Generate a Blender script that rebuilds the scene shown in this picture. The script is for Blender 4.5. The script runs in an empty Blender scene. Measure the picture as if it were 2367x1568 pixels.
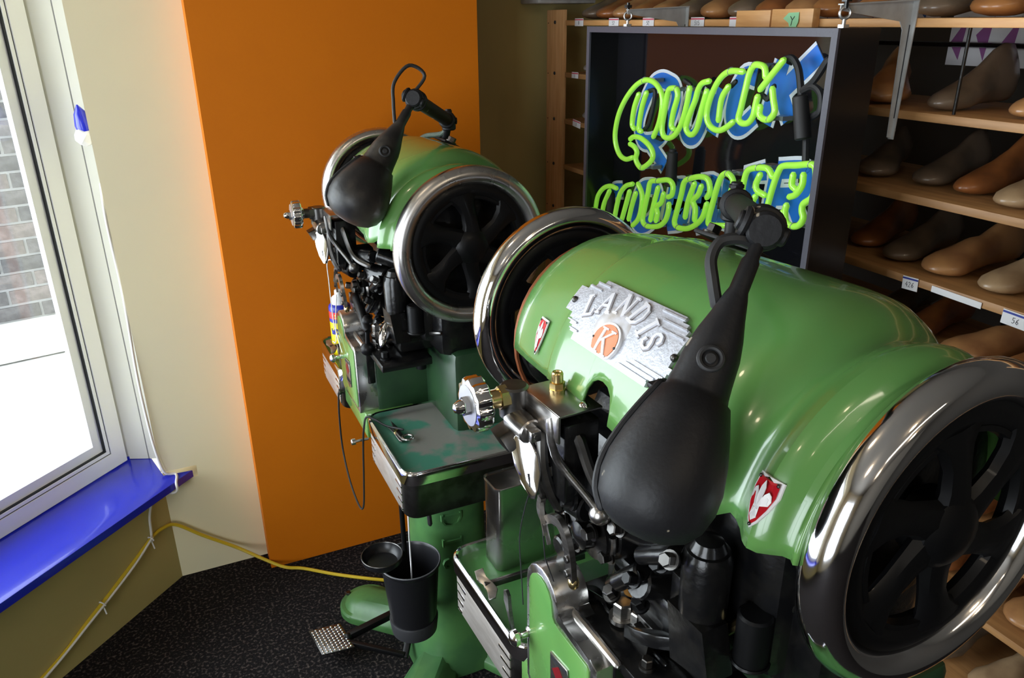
import bpy, bmesh, math, random
from mathutils import Vector, Matrix, Euler
R = math.radians
random.seed(7)
scene = bpy.context.scene
COL = scene.collection

# ------------------------------------------------------------------ camera, sky, lights, exposure
YAW, PITCH, ROLL, CAMH = R(24.4), R(22.305), R(0.608), 1.9
def camera_axes():
    rgt = Vector((math.cos(YAW), -math.sin(YAW), 0)); fwd = Vector((math.sin(YAW), math.cos(YAW), 0))
    up = Vector((0, 0, 1))
    dwn = -up * math.cos(PITCH) - fwd * math.sin(PITCH)
    look = fwd * math.cos(PITCH) - up * math.sin(PITCH)
    r2 = rgt * math.cos(ROLL) + dwn * math.sin(ROLL); d2 = -rgt * math.sin(ROLL) + dwn * math.cos(ROLL)
    return r2, d2, look
r2, d2, look = camera_axes()
cam = bpy.data.cameras.new('camera'); cam.sensor_width = 36; cam.lens = 1805 / 2367 * 36; cam.clip_start = 0.02
camo = bpy.data.objects.new('camera', cam); COL.objects.link(camo)
m = Matrix((r2, -d2, -look)).transposed().to_4x4(); m.translation = Vector((0, 0, CAMH))
camo.matrix_world = m
scene.camera = camo

w = bpy.data.worlds.new('sky'); scene.world = w; w.use_nodes = True
bg = w.node_tree.nodes['Background']; bg.inputs['Color'].default_value = (0.86, 0.93, 1.0, 1); bg.inputs['Strength'].default_value = 9.6
scene.view_settings.view_transform = 'Standard'; scene.view_settings.look = 'None'
scene.view_settings.exposure = 0.0; scene.view_settings.gamma = 1.0; scene.view_settings.use_curve_mapping = False
scene.cycles.use_denoising = True
scene.cycles.max_bounces = 8
scene.cycles.sample_clamp_indirect = 6.0

def lamp(kind, name, loc, energy, color, rot=(0, 0, 0), **kw):
    l = bpy.data.lights.new(name, kind); l.energy = energy; l.color = color
    for k, v in kw.items(): setattr(l, k, v)
    o = bpy.data.objects.new(name, l); o.location = loc; o.rotation_euler = rot; COL.objects.link(o); return o
WARM = (1.0, 0.80, 0.56)
for i, (x, y) in enumerate([(-0.3, 1.3), (0.5, -0.7), (-0.9, -0.3), (0.9, -2.0), (-0.6, -2.3)]):
    lamp('POINT', 'ceiling_bulb', (x, y, 2.86), 4.5, WARM, shadow_soft_size=0.06)
for i, (x, y) in enumerate([(1.0, -1.2), (0.2, -1.6)]):
    lamp('AREA', 'ceiling_strip', (x, y, 2.9), 4, (1, .88, .7), (0, 0, R(20)), shape='RECTANGLE', size=0.9, size_y=0.07)
def portal(loc, rot, sx, sy):
    o = lamp('AREA', 'window_portal', loc, 1, (1, 1, 1), rot, shape='RECTANGLE', size=sx, size_y=sy)
    o.data.cycles.is_portal = True
    return o

# ------------------------------------------------------------------ materials
MATS = {}
def mat(name, col, rough=0.5, metal=0.0, col2=None, scale=20.0, thr=(0.4, 0.6), stretch=(1, 1, 1), bump=0.0, bscale=None, coat=0.0,
        spec=0.5, emit=None, estr=0.0, rough2=None, detail=4.0, col3=None, scale3=60, thr3=(0.66, 0.7)):
    if name in MATS: return MATS[name]
    mt = bpy.data.materials.new(name); mt.use_nodes = True; nt = mt.node_tree
    b = nt.nodes['Principled BSDF']
    b.inputs['Base Color'].default_value = (*col, 1); b.inputs['Roughness'].default_value = rough; b.inputs['Metallic'].default_value = metal
    b.inputs['Coat Weight'].default_value = coat; b.inputs['Coat Roughness'].default_value = 0.06
    b.inputs['Specular IOR Level'].default_value = spec
    if emit: b.inputs['Emission Color'].default_value = (*emit, 1); b.inputs['Emission Strength'].default_value = estr
    if col2 or bump or rough2 is not None:
        tc = nt.nodes.new('ShaderNodeTexCoord'); mp = nt.nodes.new('ShaderNodeMapping'); mp.inputs['Scale'].default_value = stretch
        nt.links.new(tc.outputs['Object'], mp.inputs['Vector'])
        def noise(s, d=detail):
            n = nt.nodes.new('ShaderNodeTexNoise'); n.inputs['Scale'].default_value = s; n.inputs['Detail'].default_value = d
            nt.links.new(mp.outputs['Vector'], n.inputs['Vector']); return n
        def ramp(n, a, c):
            r = nt.nodes.new('ShaderNodeMapRange'); r.inputs['From Min'].default_value = a; r.inputs['From Max'].default_value = c
            nt.links.new(n.outputs['Fac'], r.inputs['Value']); return r
        n1 = noise(scale); r1 = ramp(n1, *thr)
        if col2:
            mx = nt.nodes.new('ShaderNodeMix'); mx.data_type = 'RGBA'
            mx.inputs['A'].default_value = (*col, 1); mx.inputs['B'].default_value = (*col2, 1)
            nt.links.new(r1.outputs['Result'], mx.inputs['Factor']); last = mx
            if col3:
                r3 = ramp(noise(scale3, 3), *thr3)
                m3 = nt.nodes.new('ShaderNodeMix'); m3.data_type = 'RGBA'; m3.inputs['B'].default_value = (*col3, 1)
                nt.links.new(mx.outputs['Result'], m3.inputs['A']); nt.links.new(r3.outputs['Result'], m3.inputs['Factor']); last = m3
            nt.links.new(last.outputs['Result'], b.inputs['Base Color'])
        if rough2 is not None:
            rr = nt.nodes.new('ShaderNodeMapRange'); rr.inputs['To Min'].default_value = rough; rr.inputs['To Max'].default_value = rough2
            nt.links.new(r1.outputs['Result'], rr.inputs['Value']); nt.links.new(rr.outputs['Result'], b.inputs['Roughness'])
        if bump:
            bp = nt.nodes.new('ShaderNodeBump'); bp.inputs['Strength'].default_value = bump; bp.inputs['Distance'].default_value = 0.004
            nb = noise(bscale or scale); nt.links.new(nb.outputs['Fac'], bp.inputs['Height']); nt.links.new(bp.outputs['Normal'], b.inputs['Normal'])
    MATS[name] = mt; return mt

GREEN = mat('green_enamel', (0.105, 0.275, 0.072), 0.22, coat=0.6, col2=(0.125, 0.26, 0.062), scale=6, thr=(.4, .7), bump=.03, bscale=90, rough2=.3)
GREEN_DARK = mat('shaded_green_enamel', (0.020, 0.060, 0.022), 0.36, col2=(0.013, 0.040, 0.016), scale=9, bump=.05, bscale=70)  # same enamel, with the shade under hood and wheel put into the colour
GREEN_OLD = mat('worn_green_enamel', (0.075, 0.20, 0.06), 0.38, col2=(0.05, 0.14, 0.05), scale=9, bump=.05, bscale=70)
TRAYG = mat('green_tray_enamel', (0.085, 0.25, 0.075), 0.33, col2=(0.06, 0.19, 0.05), scale=12, thr=(.45, .7), bump=.05, bscale=120)
TRAYW = mat('worn_tray_steel', (0.27, 0.26, 0.235), 0.36, metal=.25, col2=(0.08, 0.27, 0.19), scale=9, thr=(.49, .57), bump=.05, bscale=140, detail=9)
CHROME = mat('chrome', (0.80, 0.80, 0.82), 0.07, 1.0, rough2=.16, scale=18, thr=(.45, .7))
SATIN = mat('worn_chrome', (0.62, 0.60, 0.58), 0.24, 1.0, rough2=.36, scale=14, thr=(.4, .7))
STEEL = mat('brushed_steel', (0.52, 0.50, 0.48), 0.28, 1.0, col2=(.40, .38, .36), scale=30, stretch=(1, 1, 8), bump=.02)
STEELD = mat('dark_steel', (0.16, 0.155, 0.15), 0.34, 1.0, col2=(.09, .085, .08), scale=25)
BRASS = mat('brass', (0.72, 0.55, 0.26), 0.25, 1.0)
IRON = mat('oily_black_iron', (0.004, 0.004, 0.0045), 0.25, col2=(0.008, 0.0075, 0.007), scale=35, bump=.22, bscale=60, coat=.12, spec=.38)
IRONM = mat('black_iron_wheel', (0.003, 0.003, 0.0034), 0.42, spec=.22, coat=.05, bump=.05, bscale=60)
SHADE = mat('black_lamp_enamel', (0.008, 0.008, 0.0095), 0.50, spec=.33, col2=(0.012, 0.012, 0.0135), scale=14, bump=.10, bscale=160, col3=(.30, .26, .20), scale3=34, thr3=(.70, .715))
SHADEW = mat('worn_lamp_enamel', (0.012, 0.011, 0.011), 0.42, spec=.4, col2=(0.05, 0.042, 0.032), scale=10, thr=(.5, .68), bump=.10, bscale=160)
RUBBER = mat('black_rubber', (0.012, 0.012, 0.013), 0.6)
PLASTICB = mat('black_plastic', (0.010, 0.010, 0.012), 0.32)
ALU = mat('cast_aluminium', (0.50, 0.51, 0.56), 0.42, .35, col2=(.43, .44, .48), scale=120, thr=(.35, .65), bump=.25, bscale=260)
WHITE = mat('white_enamel', (0.82, 0.82, 0.82), 0.3)
RED = mat('red_enamel', (0.50, 0.012, 0.02), 0.25, coat=.4)
ORANGEE = mat('orange_enamel', (0.60, 0.15, 0.03), 0.35)
DARKRED = mat('maroon_enamel', (0.16, 0.008, 0.012), 0.3)
BLACKP = mat('black_print', (0.015, 0.015, 0.018), 0.5)
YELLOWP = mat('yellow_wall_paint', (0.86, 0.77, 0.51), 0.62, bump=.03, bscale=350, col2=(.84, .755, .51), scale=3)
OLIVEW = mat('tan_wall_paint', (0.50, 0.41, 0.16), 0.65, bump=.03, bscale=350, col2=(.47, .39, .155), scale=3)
ORANGEP = mat('orange_wall_paint', (0.66, 0.170, 0.001), 0.7, spec=.25, bump=.04, bscale=380, col2=(.64, .163, .001), scale=4)
JAMB = mat('jamb_paint', (0.74, 0.74, 0.66), 0.6)
VINYL = mat('white_window_vinyl', (0.93, 0.94, 0.96), 0.35)
GASKET = mat('black_gasket', (0.012, 0.014, 0.018), 0.5)
BLUES = mat('blue_sill_paint', (0.010, 0.020, 0.52), 0.30, coat=.4, bump=.03, bscale=120)
CARPET = mat('charcoal_carpet', (0.010, 0.009, 0.010), 0.95, col2=(0.13, 0.105, 0.095), scale=105, thr=(.52, .74), stretch=(1, 1, 1), bump=1.0, bscale=160, detail=6, spec=.1)
CEIL = mat('ceiling_paint', (0.20, 0.18, 0.15), 0.8)
DARKW = mat('dark_back_wall', (0.035, 0.030, 0.024), 0.8)
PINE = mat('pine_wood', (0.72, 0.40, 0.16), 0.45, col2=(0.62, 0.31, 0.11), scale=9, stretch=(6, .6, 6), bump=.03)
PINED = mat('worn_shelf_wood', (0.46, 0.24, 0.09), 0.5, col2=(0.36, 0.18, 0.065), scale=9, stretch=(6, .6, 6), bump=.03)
PINEV = mat('pine_upright', (0.74, 0.42, 0.19), 0.45, col2=(0.64, 0.33, 0.13), scale=9, stretch=(6, 6, .6), bump=.03)
PAPER = mat('white_paper', (0.78, 0.77, 0.78), 0.7)
PINKP = mat('pink_stripe', (0.62, 0.09, 0.14), 0.6)
BLUEP = mat('blue_stripe', (0.02, 0.04, 0.30), 0.6)
NOTE = mat('green_note_paper', (0.30, 0.62, 0.34), 0.7)
SIGNB = mat('black_sign_acrylic', (0.006, 0.006, 0.008), 0.06, coat=.5)
SIGNF = mat('grey_sign_trim', (0.075, 0.075, 0.095), 0.4, bump=.08, bscale=200)
SIGNC = mat('black_sign_case', (0.007, 0.007, 0.008), 0.28)
BLUEL = mat('blue_sign_paint', (0.02, 0.16, 0.62), 0.22)
WHITEL = mat('white_sign_paint', (0.62, 0.66, 0.74), 0.3)
NEON = mat('green_neon_glass', (0.36, 0.72, 0.08), 0.16, emit=(0.30, 0.85, 0.06), estr=0.34, coat=.5)
ZINC = mat('zinc_plate', (0.66, 0.66, 0.66), 0.34, .9, col2=(.54, .54, .54), scale=30)
GREYPAINT = mat('grey_bracket_paint', (0.52, 0.53, 0.52), 0.45, .2, col2=(.44, .44, .43), scale=25)
YCABLE = mat('yellow_cable', (0.62, 0.44, 0.02), 0.45)
WCABLE = mat('white_cable', (0.78, 0.75, 0.70), 0.45)
TIN = mat('tin_plate', (0.66, 0.65, 0.63), 0.17, 1.0, col2=(.50, .49, .48), scale=9, bump=.06, bscale=14, rough2=.34)
CANBLUE = mat('can_blue', (0.02, 0.03, 0.35), 0.3); CANYEL = mat('can_yellow', (0.85, 0.68, 0.01), 0.3)
MORTAR = mat('mortar', (0.40, 0.40, 0.40), 0.9, bump=.3, bscale=120)
BRICK = [mat('grey_brick_%d' % i, c, .85, col2=tuple(v * .72 for v in c), scale=30, bump=.3, bscale=150) for i, c in enumerate([(.175, .168, .168), (.22, .205, .20), (.14, .138, .142), (.24, .21, .20)])]
CONC = mat('pale_concrete', (0.66, 0.66, 0.64), .9, col2=(.60, .60, .58), scale=14, bump=.2, bscale=90)
SNOW = mat('pale_pavement', (0.74, 0.73, 0.73), .9, col2=(.64, .62, .62), scale=26, bump=.3, bscale=60)
LASTM = [mat('last_wood_%d' % i, c, .33, col2=c2, scale=16, stretch=(1, 1, 1), bump=.05, coat=.25, thr=(.4, .68)) for i, (c, c2) in enumerate([
    ((.36, .15, .045), (.22, .085, .03)), ((.44, .22, .085), (.27, .12, .05)), ((.30, .105, .03), (.17, .06, .02)), ((.40, .27, .15), (.24, .15, .08)), ((.17, .12, .08), (.10, .075, .05))])]
PLASTG = mat('grey_plastic_last', (0.34, 0.32, 0.29), 0.3, col2=(.24, .22, .2), scale=18, coat=.3)
def glass_mat():
    mt = bpy.data.materials.new('window_glass'); mt.use_nodes = True; nt = mt.node_tree; nt.nodes.clear()
    o = nt.nodes.new('ShaderNodeOutputMaterial'); mx = nt.nodes.new('ShaderNodeMixShader'); t = nt.nodes.new('ShaderNodeBsdfTransparent'); g = nt.nodes.new('ShaderNodeBsdfGlossy'); lw = nt.nodes.new('ShaderNodeLayerWeight'); pw = nt.nodes.new('ShaderNodeMath'); pw.operation = 'POWER'; pw.inputs[1].default_value = 5.0; f = nt.nodes.new('ShaderNodeMath'); f.operation = 'MULTIPLY_ADD'; f.inputs[1].default_value = .95; f.inputs[2].default_value = .04; lw.inputs['Blend'].default_value = .5
    nt.links.new(lw.outputs['Facing'], pw.inputs[0]); nt.links.new(pw.outputs[0], f.inputs[0])
    g.inputs['Roughness'].default_value = 0.0; t.inputs['Color'].default_value = (.97, .985, .98, 1)
    nt.links.new(f.outputs[0], mx.inputs[0]); nt.links.new(t.outputs[0], mx.inputs[1]); nt.links.new(g.outputs[0], mx.inputs[2]); nt.links.new(mx.outputs[0], o.inputs[0]); return mt
GLASS = glass_mat()

# ------------------------------------------------------------------ mesh helpers
def V(p): return Vector(p)
def frame(axis):
    z = V(axis).normalized(); x = z.orthogonal().normalized(); return x, z.cross(x), z
def spline(pts, k=6, closed=False):
    P = [V(p) for p in pts]; n = len(P); out = []
    for i in range(n if closed else n - 1):
        p0 = P[(i - 1) % n] if closed or i > 0 else P[0] * 2 - P[1]
        p1 = P[i]; p2 = P[(i + 1) % n]
        p3 = P[(i + 2) % n] if closed or i + 2 < n else P[-1] * 2 - P[-2]
        for j in range(k):
            t = j / k
            out.append(0.5 * ((2 * p1) + (p2 - p0) * t + (2 * p0 - 5 * p1 + 4 * p2 - p3) * t * t + (3 * p1 - p0 - 3 * p2 + p3) * t ** 3))
    if not closed: out.append(P[-1])
    return out
class G:
    """collects shapes; build() links them as ONE mesh object. flip=True: local coordinates are (along shaft, towards operator, up)."""
    def __init__(s, flip=False): s.bm = bmesh.new(); s.flip = flip
    def rings(s, rings, closed=False, cap=True, wrap=True):
        vs = [[s.bm.verts.new(p) for p in r] for r in rings]; n = len(vs[0])
        rr = list(range(len(vs))) + ([0] if closed else [])
        for a, b in zip(rr[:-1], rr[1:]):
            for i in range(n if wrap else n - 1):
                j = (i + 1) % n
                try: s.bm.faces.new((vs[a][i], vs[a][j], vs[b][j], vs[b][i]))
                except ValueError: pass
        if cap and not closed and wrap:
            for r in (vs[0], vs[-1]):
                try: s.bm.faces.new(r)
                except ValueError: pass
        return s
    def box(s, c, d, rot=None, bev=0.0, seg=2):
        M = Matrix.Translation(V(c)) @ ((rot.to_matrix() if isinstance(rot, Euler) else rot).to_4x4() if rot else Matrix.Identity(4)) @ Matrix.Diagonal((d[0], d[1], d[2], 1))
        g = bmesh.ops.create_cube(s.bm, size=1.0, matrix=M)
        if bev:
            es = list({e for v in g['verts'] for e in v.link_edges})
            bmesh.ops.bevel(s.bm, geom=es, offset=bev, segments=seg, affect='EDGES', profile=0.5)
        return s
    def bar(s, p0, p1, w, h, up=(0, 0, 1), bev=0.0):
        p0, p1 = V(p0), V(p1); x = (p1 - p0).normalized(); y = V(up).cross(x)
        if y.length < 1e-4: y = x.orthogonal()
        y.normalize(); z = x.cross(y)
        return s.box((p0 + p1) / 2, ((p1 - p0).length, w, h), Matrix((x, y, z)).transposed(), bev)
    def cyl(s, p0, p1, r0, r1=None, n=16, bev=0.0):
        p0, p1 = V(p0), V(p1); x, y, z = frame(p1 - p0); r1 = r0 if r1 is None else r1
        prof = [(r0, 0), (r1, (p1 - p0).length)] if not bev else [(r0 - bev, 0), (r0, bev), (r1, (p1 - p0).length - bev), (r1 - bev, (p1 - p0).length)]
        return s.rings([[p0 + z * h + (x * math.cos(2 * math.pi * i / n) + y * math.sin(2 * math.pi * i / n)) * r for i in range(n)] for r, h in prof])
    def lathe(s, o, axis, prof, n=24, cap=True, sx=1.0, xdir=None):
        o = V(o); x, y, z = frame(axis)
        if xdir: x = V(xdir).normalized(); y = z.cross(x)
        return s.rings([[o + z * h + (x * sx * math.cos(2 * math.pi * i / n) + y * math.sin(2 * math.pi * i / n)) * max(r, 1e-5) for i in range(n)] for r, h in prof], cap=cap)
    def tube(s, pts, r, n=8, closed=False, k=6, smooth=True):
        P = spline(pts, k, closed) if smooth else [V(p) for p in pts]; m_ = len(P)
        x = None; rings = []
        for i in range(m_):
            t = (P[(i + 1) % m_] - P[i - 1]) if closed else (P[min(i + 1, m_ - 1)] - P[max(i - 1, 0)])
            if t.length < 1e-9: t = V((0, 0, 1))
            t.normalize()
            x = (x - t * x.dot(t)) if x is not None else t.orthogonal()
            if x.length < 1e-6: x = t.orthogonal()
            x.normalize(); y = t.cross(x)
            rad = r(i / (m_ - 1)) if callable(r) else r
            rings.append([P[i] + (x * math.cos(2 * math.pi * j / n) + y * math.sin(2 * math.pi * j / n)) * rad for j in range(n)])
        if not closed and not callable(r):        # rounded ends
            a = (P[0] - P[1]).normalized(); b = (P[-1] - P[-2]).normalized()
            c0, c1 = P[0], P[-1]
            rings = [[c0 + (q - c0) * .55 + a * r * .75 for q in rings[0]]] + rings + [[c1 + (q - c1) * .55 + b * r * .75 for q in rings[-1]]]
        return s.rings(rings, closed=closed)
    def torus(s, c, axis, Rm, r, n=48, k=12, rz=None, a0=0, a1=2 * math.pi):
        c = V(c); x, y, z = frame(axis); full = abs(a1 - a0 - 2 * math.pi) < 1e-6; rz = rz or r
        rings = []
        for i in range(n if full else n + 1):
            t = a0 + (a1 - a0) * i / n; d = x * math.cos(t) + y * math.sin(t)
            rings.append([c + d * (Rm + r * math.cos(2 * math.pi * j / k)) + z * rz * math.sin(2 * math.pi * j / k) for j in range(k)])
        return s.rings(rings, closed=full)
    def prism(s, poly, off, bev=0.0):
        off = V(off); A = [V(p) for p in poly]
        va = [s.bm.verts.new(p) for p in A]; vb = [s.bm.verts.new(p + off) for p in A]; n = len(A)
        fs = [s.bm.faces.new(va), s.bm.faces.new(vb[::-1])]
        for i in range(n): s.bm.faces.new((va[i], vb[i], vb[(i + 1) % n], va[(i + 1) % n]))
        if bev:
            bmesh.ops.bevel(s.bm, geom=list(fs[1].edges), offset=bev, segments=2, affect='EDGES', profile=.5)
        return s
    def ball(s, c, r, n=14, sc=(1, 1, 1)):
        g = bmesh.ops.create_uvsphere(s.bm, u_segments=n, v_segments=max(6, n // 2), radius=1.0,
                                      matrix=Matrix.Translation(V(c)) @ Matrix.Diagonal((r * sc[0], r * sc[1], r * sc[2], 1)))
        return s
    def hexbolt(s, p, d, r, h, washer=True):
        p, d = V(p), V(d).normalized()
        if washer: s.cyl(p, p + d * h * .22, r * 1.35, n=16)
        return s.cyl(p + d * h * .2, p + d * h, r, n=6, bev=h * .08)
    def ribbon(s, pts, wd, nrm, closed=False, th=0.0015):
        """flat stroke of width wd lying in the plane with normal nrm"""
        P = [V(p) for p in pts]; nrm = V(nrm).normalized(); n = len(P); L, Rr = [], []
        for i in range(n):
            a = P[(i - 1) % n] if closed or i > 0 else None; b = P[(i + 1) % n] if closed or i < n - 1 else None
            t = (b - P[i]).normalized() if a is None else ((P[i] - a).normalized() if b is None else ((P[i] - a).normalized() + (b - P[i]).normalized()))
            if t.length < 1e-5: t = (P[i] - a)
            t.normalize(); sd = nrm.cross(t)
            L.append(P[i] + sd * wd / 2); Rr.append(P[i] - sd * wd / 2)
        rings = [[L[i], Rr[i], Rr[i] + nrm * th, L[i] + nrm * th] for i in range(n)]
        return s.rings(rings, closed=closed)
    def build(s, name, material, parent=None, smooth=38, loc=None, mods=None):
        if s.flip:
            for v in s.bm.verts: v.co.y = -v.co.y
        bmesh.ops.recalc_face_normals(s.bm, faces=s.bm.faces)
        me = bpy.data.meshes.new(name); s.bm.to_mesh(me); s.bm.free()
        me.materials.append(material)
        me.polygons.foreach_set('use_smooth', [True] * len(me.polygons)); me.set_sharp_from_angle(angle=R(smooth))
        o = bpy.data.objects.new(name, me); COL.objects.link(o)
        if parent: o.parent = parent
        if loc: o.location = loc
        return o
def thing(name, label, cat, loc=(0, 0, 0), rz=0.0, group=None):
    o = bpy.data.objects.new(name, None); COL.objects.link(o); o.location = loc; o.rotation_euler = (0, 0, rz)
    o.empty_display_size = .05
    return tag(o, label, cat, group)
def tag(o, label, cat, group=None):
    o['label'] = label; o['category'] = cat
    if group: o['group'] = group
    return o
def struct(o): o['kind'] = 'structure'; return o

# ------------------------------------------------------------------ the room (x along the orange wall, y along the shelf front, metres)
FZ = 0.0; CZ = 3.0
UX, UY = math.cos(R(43.9)), math.sin(R(43.9))
def WP(s, off, z): return (-0.15 + UX * s + UY * off, 2.648 + UY * s - UX * off, z)
def wbox(g, s0, s1, o0, o1, z0, z1):
    """box in window-wall coordinates"""
    pts = [WP(s0, o0, z0), WP(s1, o0, z0), WP(s1, o1, z0), WP(s0, o1, z0)]
    return g.prism(pts, (0, 0, z1 - z0))
def slab(name, mt, x0, x1, y0, y1, z0, z1, parent=None):
    return struct(G().box(((x0 + x1) / 2, (y0 + y1) / 2, (z0 + z1) / 2), (x1 - x0, y1 - y0, z1 - z0)).build(name, mt, parent))
WX, WY, _ = WP(-3.2, 0, 0)
g = G(); g.prism([WP(-3.2, -.06, -.06), WP(0, -.06, -.06), (-.15, 3.06, -.06), (2.36, 3.06, -.06), (2.36, -4.06, -.06), (WX - .06, -4.06, -.06)], (0, 0, .06)); struct(g.build('floor', CARPET))
slab('ceiling', CEIL, WX - .06, 2.36, -4.06, 3.2, CZ, CZ + .06)
# window wall: below the sill and above the window
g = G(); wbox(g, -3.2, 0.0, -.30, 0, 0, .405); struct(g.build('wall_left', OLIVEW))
g = G(); wbox(g, -3.2, .05, -.30, 0, 2.6, CZ); wbox(g, -3.2, -2.62, -.30, 0, .405, 2.6); struct(g.build('wall_left_upper', YELLOWP))
g = G(); wbox(g, .115, 1.15, -.30, -.262, 0, CZ); struct(g.build('wall_outside_return', CONC))
# yellow corner column; its front board stops just above the sill
g = G(); g.prism([(-.15, 2.648, .446), (-.034, 2.648, .446), (-.034, 2.648, 0), (.158, 2.648, 0), (.158, 2.648, CZ), (-.15, 2.648, CZ)], (0, .114, 0)); struct(g.build('wall_corner', YELLOWP))
g = G(); g.prism([(-.15, 2.648, 0), (-.034, 2.648, 0), (-.034, 3.0, 0), (-.05, 3.0, 0), (-.15, 2.80, 0)], (0, 0, .402)); struct(g.build('wall_corner_base', YELLOWP))
# jamb behind the board, two boards with a dark joint
g = G(); g.prism([WP(.036, -.24, .43), WP(.078, -.137, .43), WP(.10, -.145, .43), WP(.06, -.25, .43)], (0, 0, 2.2))
g.prism([WP(.0795, -.133, .43), WP(.125, -.02, .43), WP(.15, -.03, .43), WP(.10, -.14, .43)], (0, 0, 2.2)); struct(g.build('trim_1', JAMB))
g = G(); g.prism([WP(.0785, -.1365, .43), WP(.0798, -.1325, .43), WP(.09, -.134, .43), WP(.086, -.143, .43)], (0, 0, 2.2)); struct(g.build('trim_2', mat('grey_joint', (.22, .22, .21), .7)))
# orange column
g = G(); g.box((.601, 2.79, 1.5), (.888, .474, 3.0)); wf = struct(g.build('wall_front', ORANGEP))
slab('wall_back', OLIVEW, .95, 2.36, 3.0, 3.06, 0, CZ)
slab('wall_right', DARKW, 2.30, 2.36, -4.0, 3.0, 0, CZ)
slab('wall_rear', CEIL, WX, 2.30, -4.06, -4.0, 0, CZ)
# further left: wall with a second big window, behind the camera
W2A, W2B, W2Z0, W2Z1 = -2.1, -.2, .45, 2.6
g = G(); g.box((WX - .03, (WY - 4) / 2, W2Z0 / 2), (.06, WY + 4, W2Z0)); g.box((WX - .03, (WY - 4) / 2, (W2Z1 + CZ) / 2), (.06, WY + 4, CZ - W2Z1))
g.box((WX - .03, (WY + W2B) / 2, (W2Z0 + W2Z1) / 2), (.06, WY - W2B, W2Z1 - W2Z0)); g.box((WX - .03, (W2A - 4) / 2, (W2Z0 + W2Z1) / 2), (.06, 4 + W2A, W2Z1 - W2Z0)); struct(g.build('wall_left_far', YELLOWP))
portal((WX - .02, (W2A + W2B) / 2, (W2Z0 + W2Z1) / 2), (0, R(-90), 0), W2Z1 - W2Z0, W2B - W2A)
pc = WP(-1.29, -.24, 1.5)
portal(pc, (R(-90), 0, R(43.9)), 2.6, 2.2)

# blue window sill: runs into the recess and past the yellow column's corner
g = G(); poly = [WP(-3.1, .068, .402), WP(.074, .068, .402), WP(.004, .001, .402), WP(.128, -.20, .402), WP(.10, -.24, .402), WP(-3.1, -.24, .402)]
g.prism(poly, (0, 0, .027), bev=.003)
sill = struct(g.build('trim_3', BLUES))
# the dark lip at the back of the sill
g = G(); wbox(g, -2.7, .11, -.215, -.20, .4285, .440); struct(g.build('trim_4', BLUES))

win = bpy.data.objects.new('window_1', None); COL.objects.link(win); struct(win)
def ringframe(name, mt, s0, s1, z0, z1, wd, o0, o1, parent):
    g = G()
    for a, b, c, d in ((s0, s0 + wd, z0, z1), (s1 - wd, s1, z0, z1), (s0 + wd, s1 - wd, z0, z0 + wd), (s0 + wd, s1 - wd, z1 - wd, z1)): wbox(g, a, b, o0, o1, c, d)
    o = g.build(name, mt, parent); return o
ringframe('window_frame', VINYL, -2.62, .040, .432, 2.6, .056, -.235, -.198, win)
ringframe('gasket', GASKET, -2.564, -.016, .488, 2.544, .004, -.232, -.203, win)
ringframe('inner_frame', VINYL, -2.56, -.020, .492, 2.54, .011, -.232, -.201, win)
ringframe('gasket', GASKET, -2.549, -.031, .503, 2.529, .004, -.232, -.204, win)
ringframe('glazing_bead', VINYL, -2.545, -.035, .507, 2.525, .034, -.234, -.214, win)
g = G(); wbox(g, -2.512, -.068, -.226, -.222, .54, 2.492); g.build('glass_pane', GLASS, win)
g = G(); o_, x_, z_ = WP(-.118, -.2205, .580), V((UX, UY, 0)), V((0, 0, 1))
g.prism([V(o_) + x_ * .045 * math.cos(t * .2618) + z_ * .045 * math.sin(t * .2618) for t in range(24)], V((UY, -UX, 0)) * .0006)
stk = g.build('sticker', mat('pale_sticker', (.70, .76, .74), .6), win); MATS['pale_sticker'].node_tree.nodes['Principled BSDF'].inputs['Alpha'].default_value = .22; stk['label'] = 'round pale sticker on the glass'
w2 = bpy.data.objects.new('window_2', None); COL.objects.link(w2); struct(w2)
g = G()
yc0, yc1 = W2A, W2B
for y in (yc0 + .03, (yc0 + yc1) / 2, yc1 - .03): g.box((WX - .03, y, (W2Z0 + W2Z1) / 2), (.05, .06, W2Z1 - W2Z0))
for z in (W2Z0 + .03, W2Z1 - .03): g.box((WX - .03, (yc0 + yc1) / 2, z), (.05, yc1 - yc0, .06))
g.build('window_frame', VINYL, w2)

# outdoors: brick wall on a pale plinth, pavement
BA = R(11.6); bu, bn = V((math.cos(BA), math.sin(BA), 0)), V((math.sin(BA), -math.cos(BA), 0)); B0 = V((-.425, 3.70, 0))
def BP(t, d, z): return B0 + bu * t + bn * d + V((0, 0, z))
def bbox(g, t0, t1, d0, d1, z0, z1): return g.prism([BP(t0, d0, z0), BP(t1, d0, z0), BP(t1, d1, z0), BP(t0, d1, z0)], (0, 0, z1 - z0))
g = G(); bbox(g, -.96, .55, -.2, -.006, .40, 2.372); ew = struct(g.build('wall_outside', MORTAR))
g = G(); g.prism([(-.1005, -.05, -.0285), (.1005, -.05, -.0285), (.1005, -.05, .0285), (-.1005, -.05, .0285)], (0, .05, 0), bev=.003)
bp = g.build('brick', BRICK[0]); bm0 = bp.data; bpy.data.objects.remove(bp)
bms = []
for mt in BRICK:
    me = bm0.copy(); me.materials.clear(); me.materials.append(mt); bms.append(me)
for row in range(24):
    for k in range(1, 9):
        t = -1.056 + k * .2115 + (row % 2) * .1058
        o = bpy.data.objects.new('brick', random.choice(bms)); COL.objects.link(o); o.parent = ew
        o.location = BP(t, random.uniform(-.001, .003), .744 + .0677 * row + .034); o.rotation_euler = (0, 0, BA + math.pi)
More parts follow.
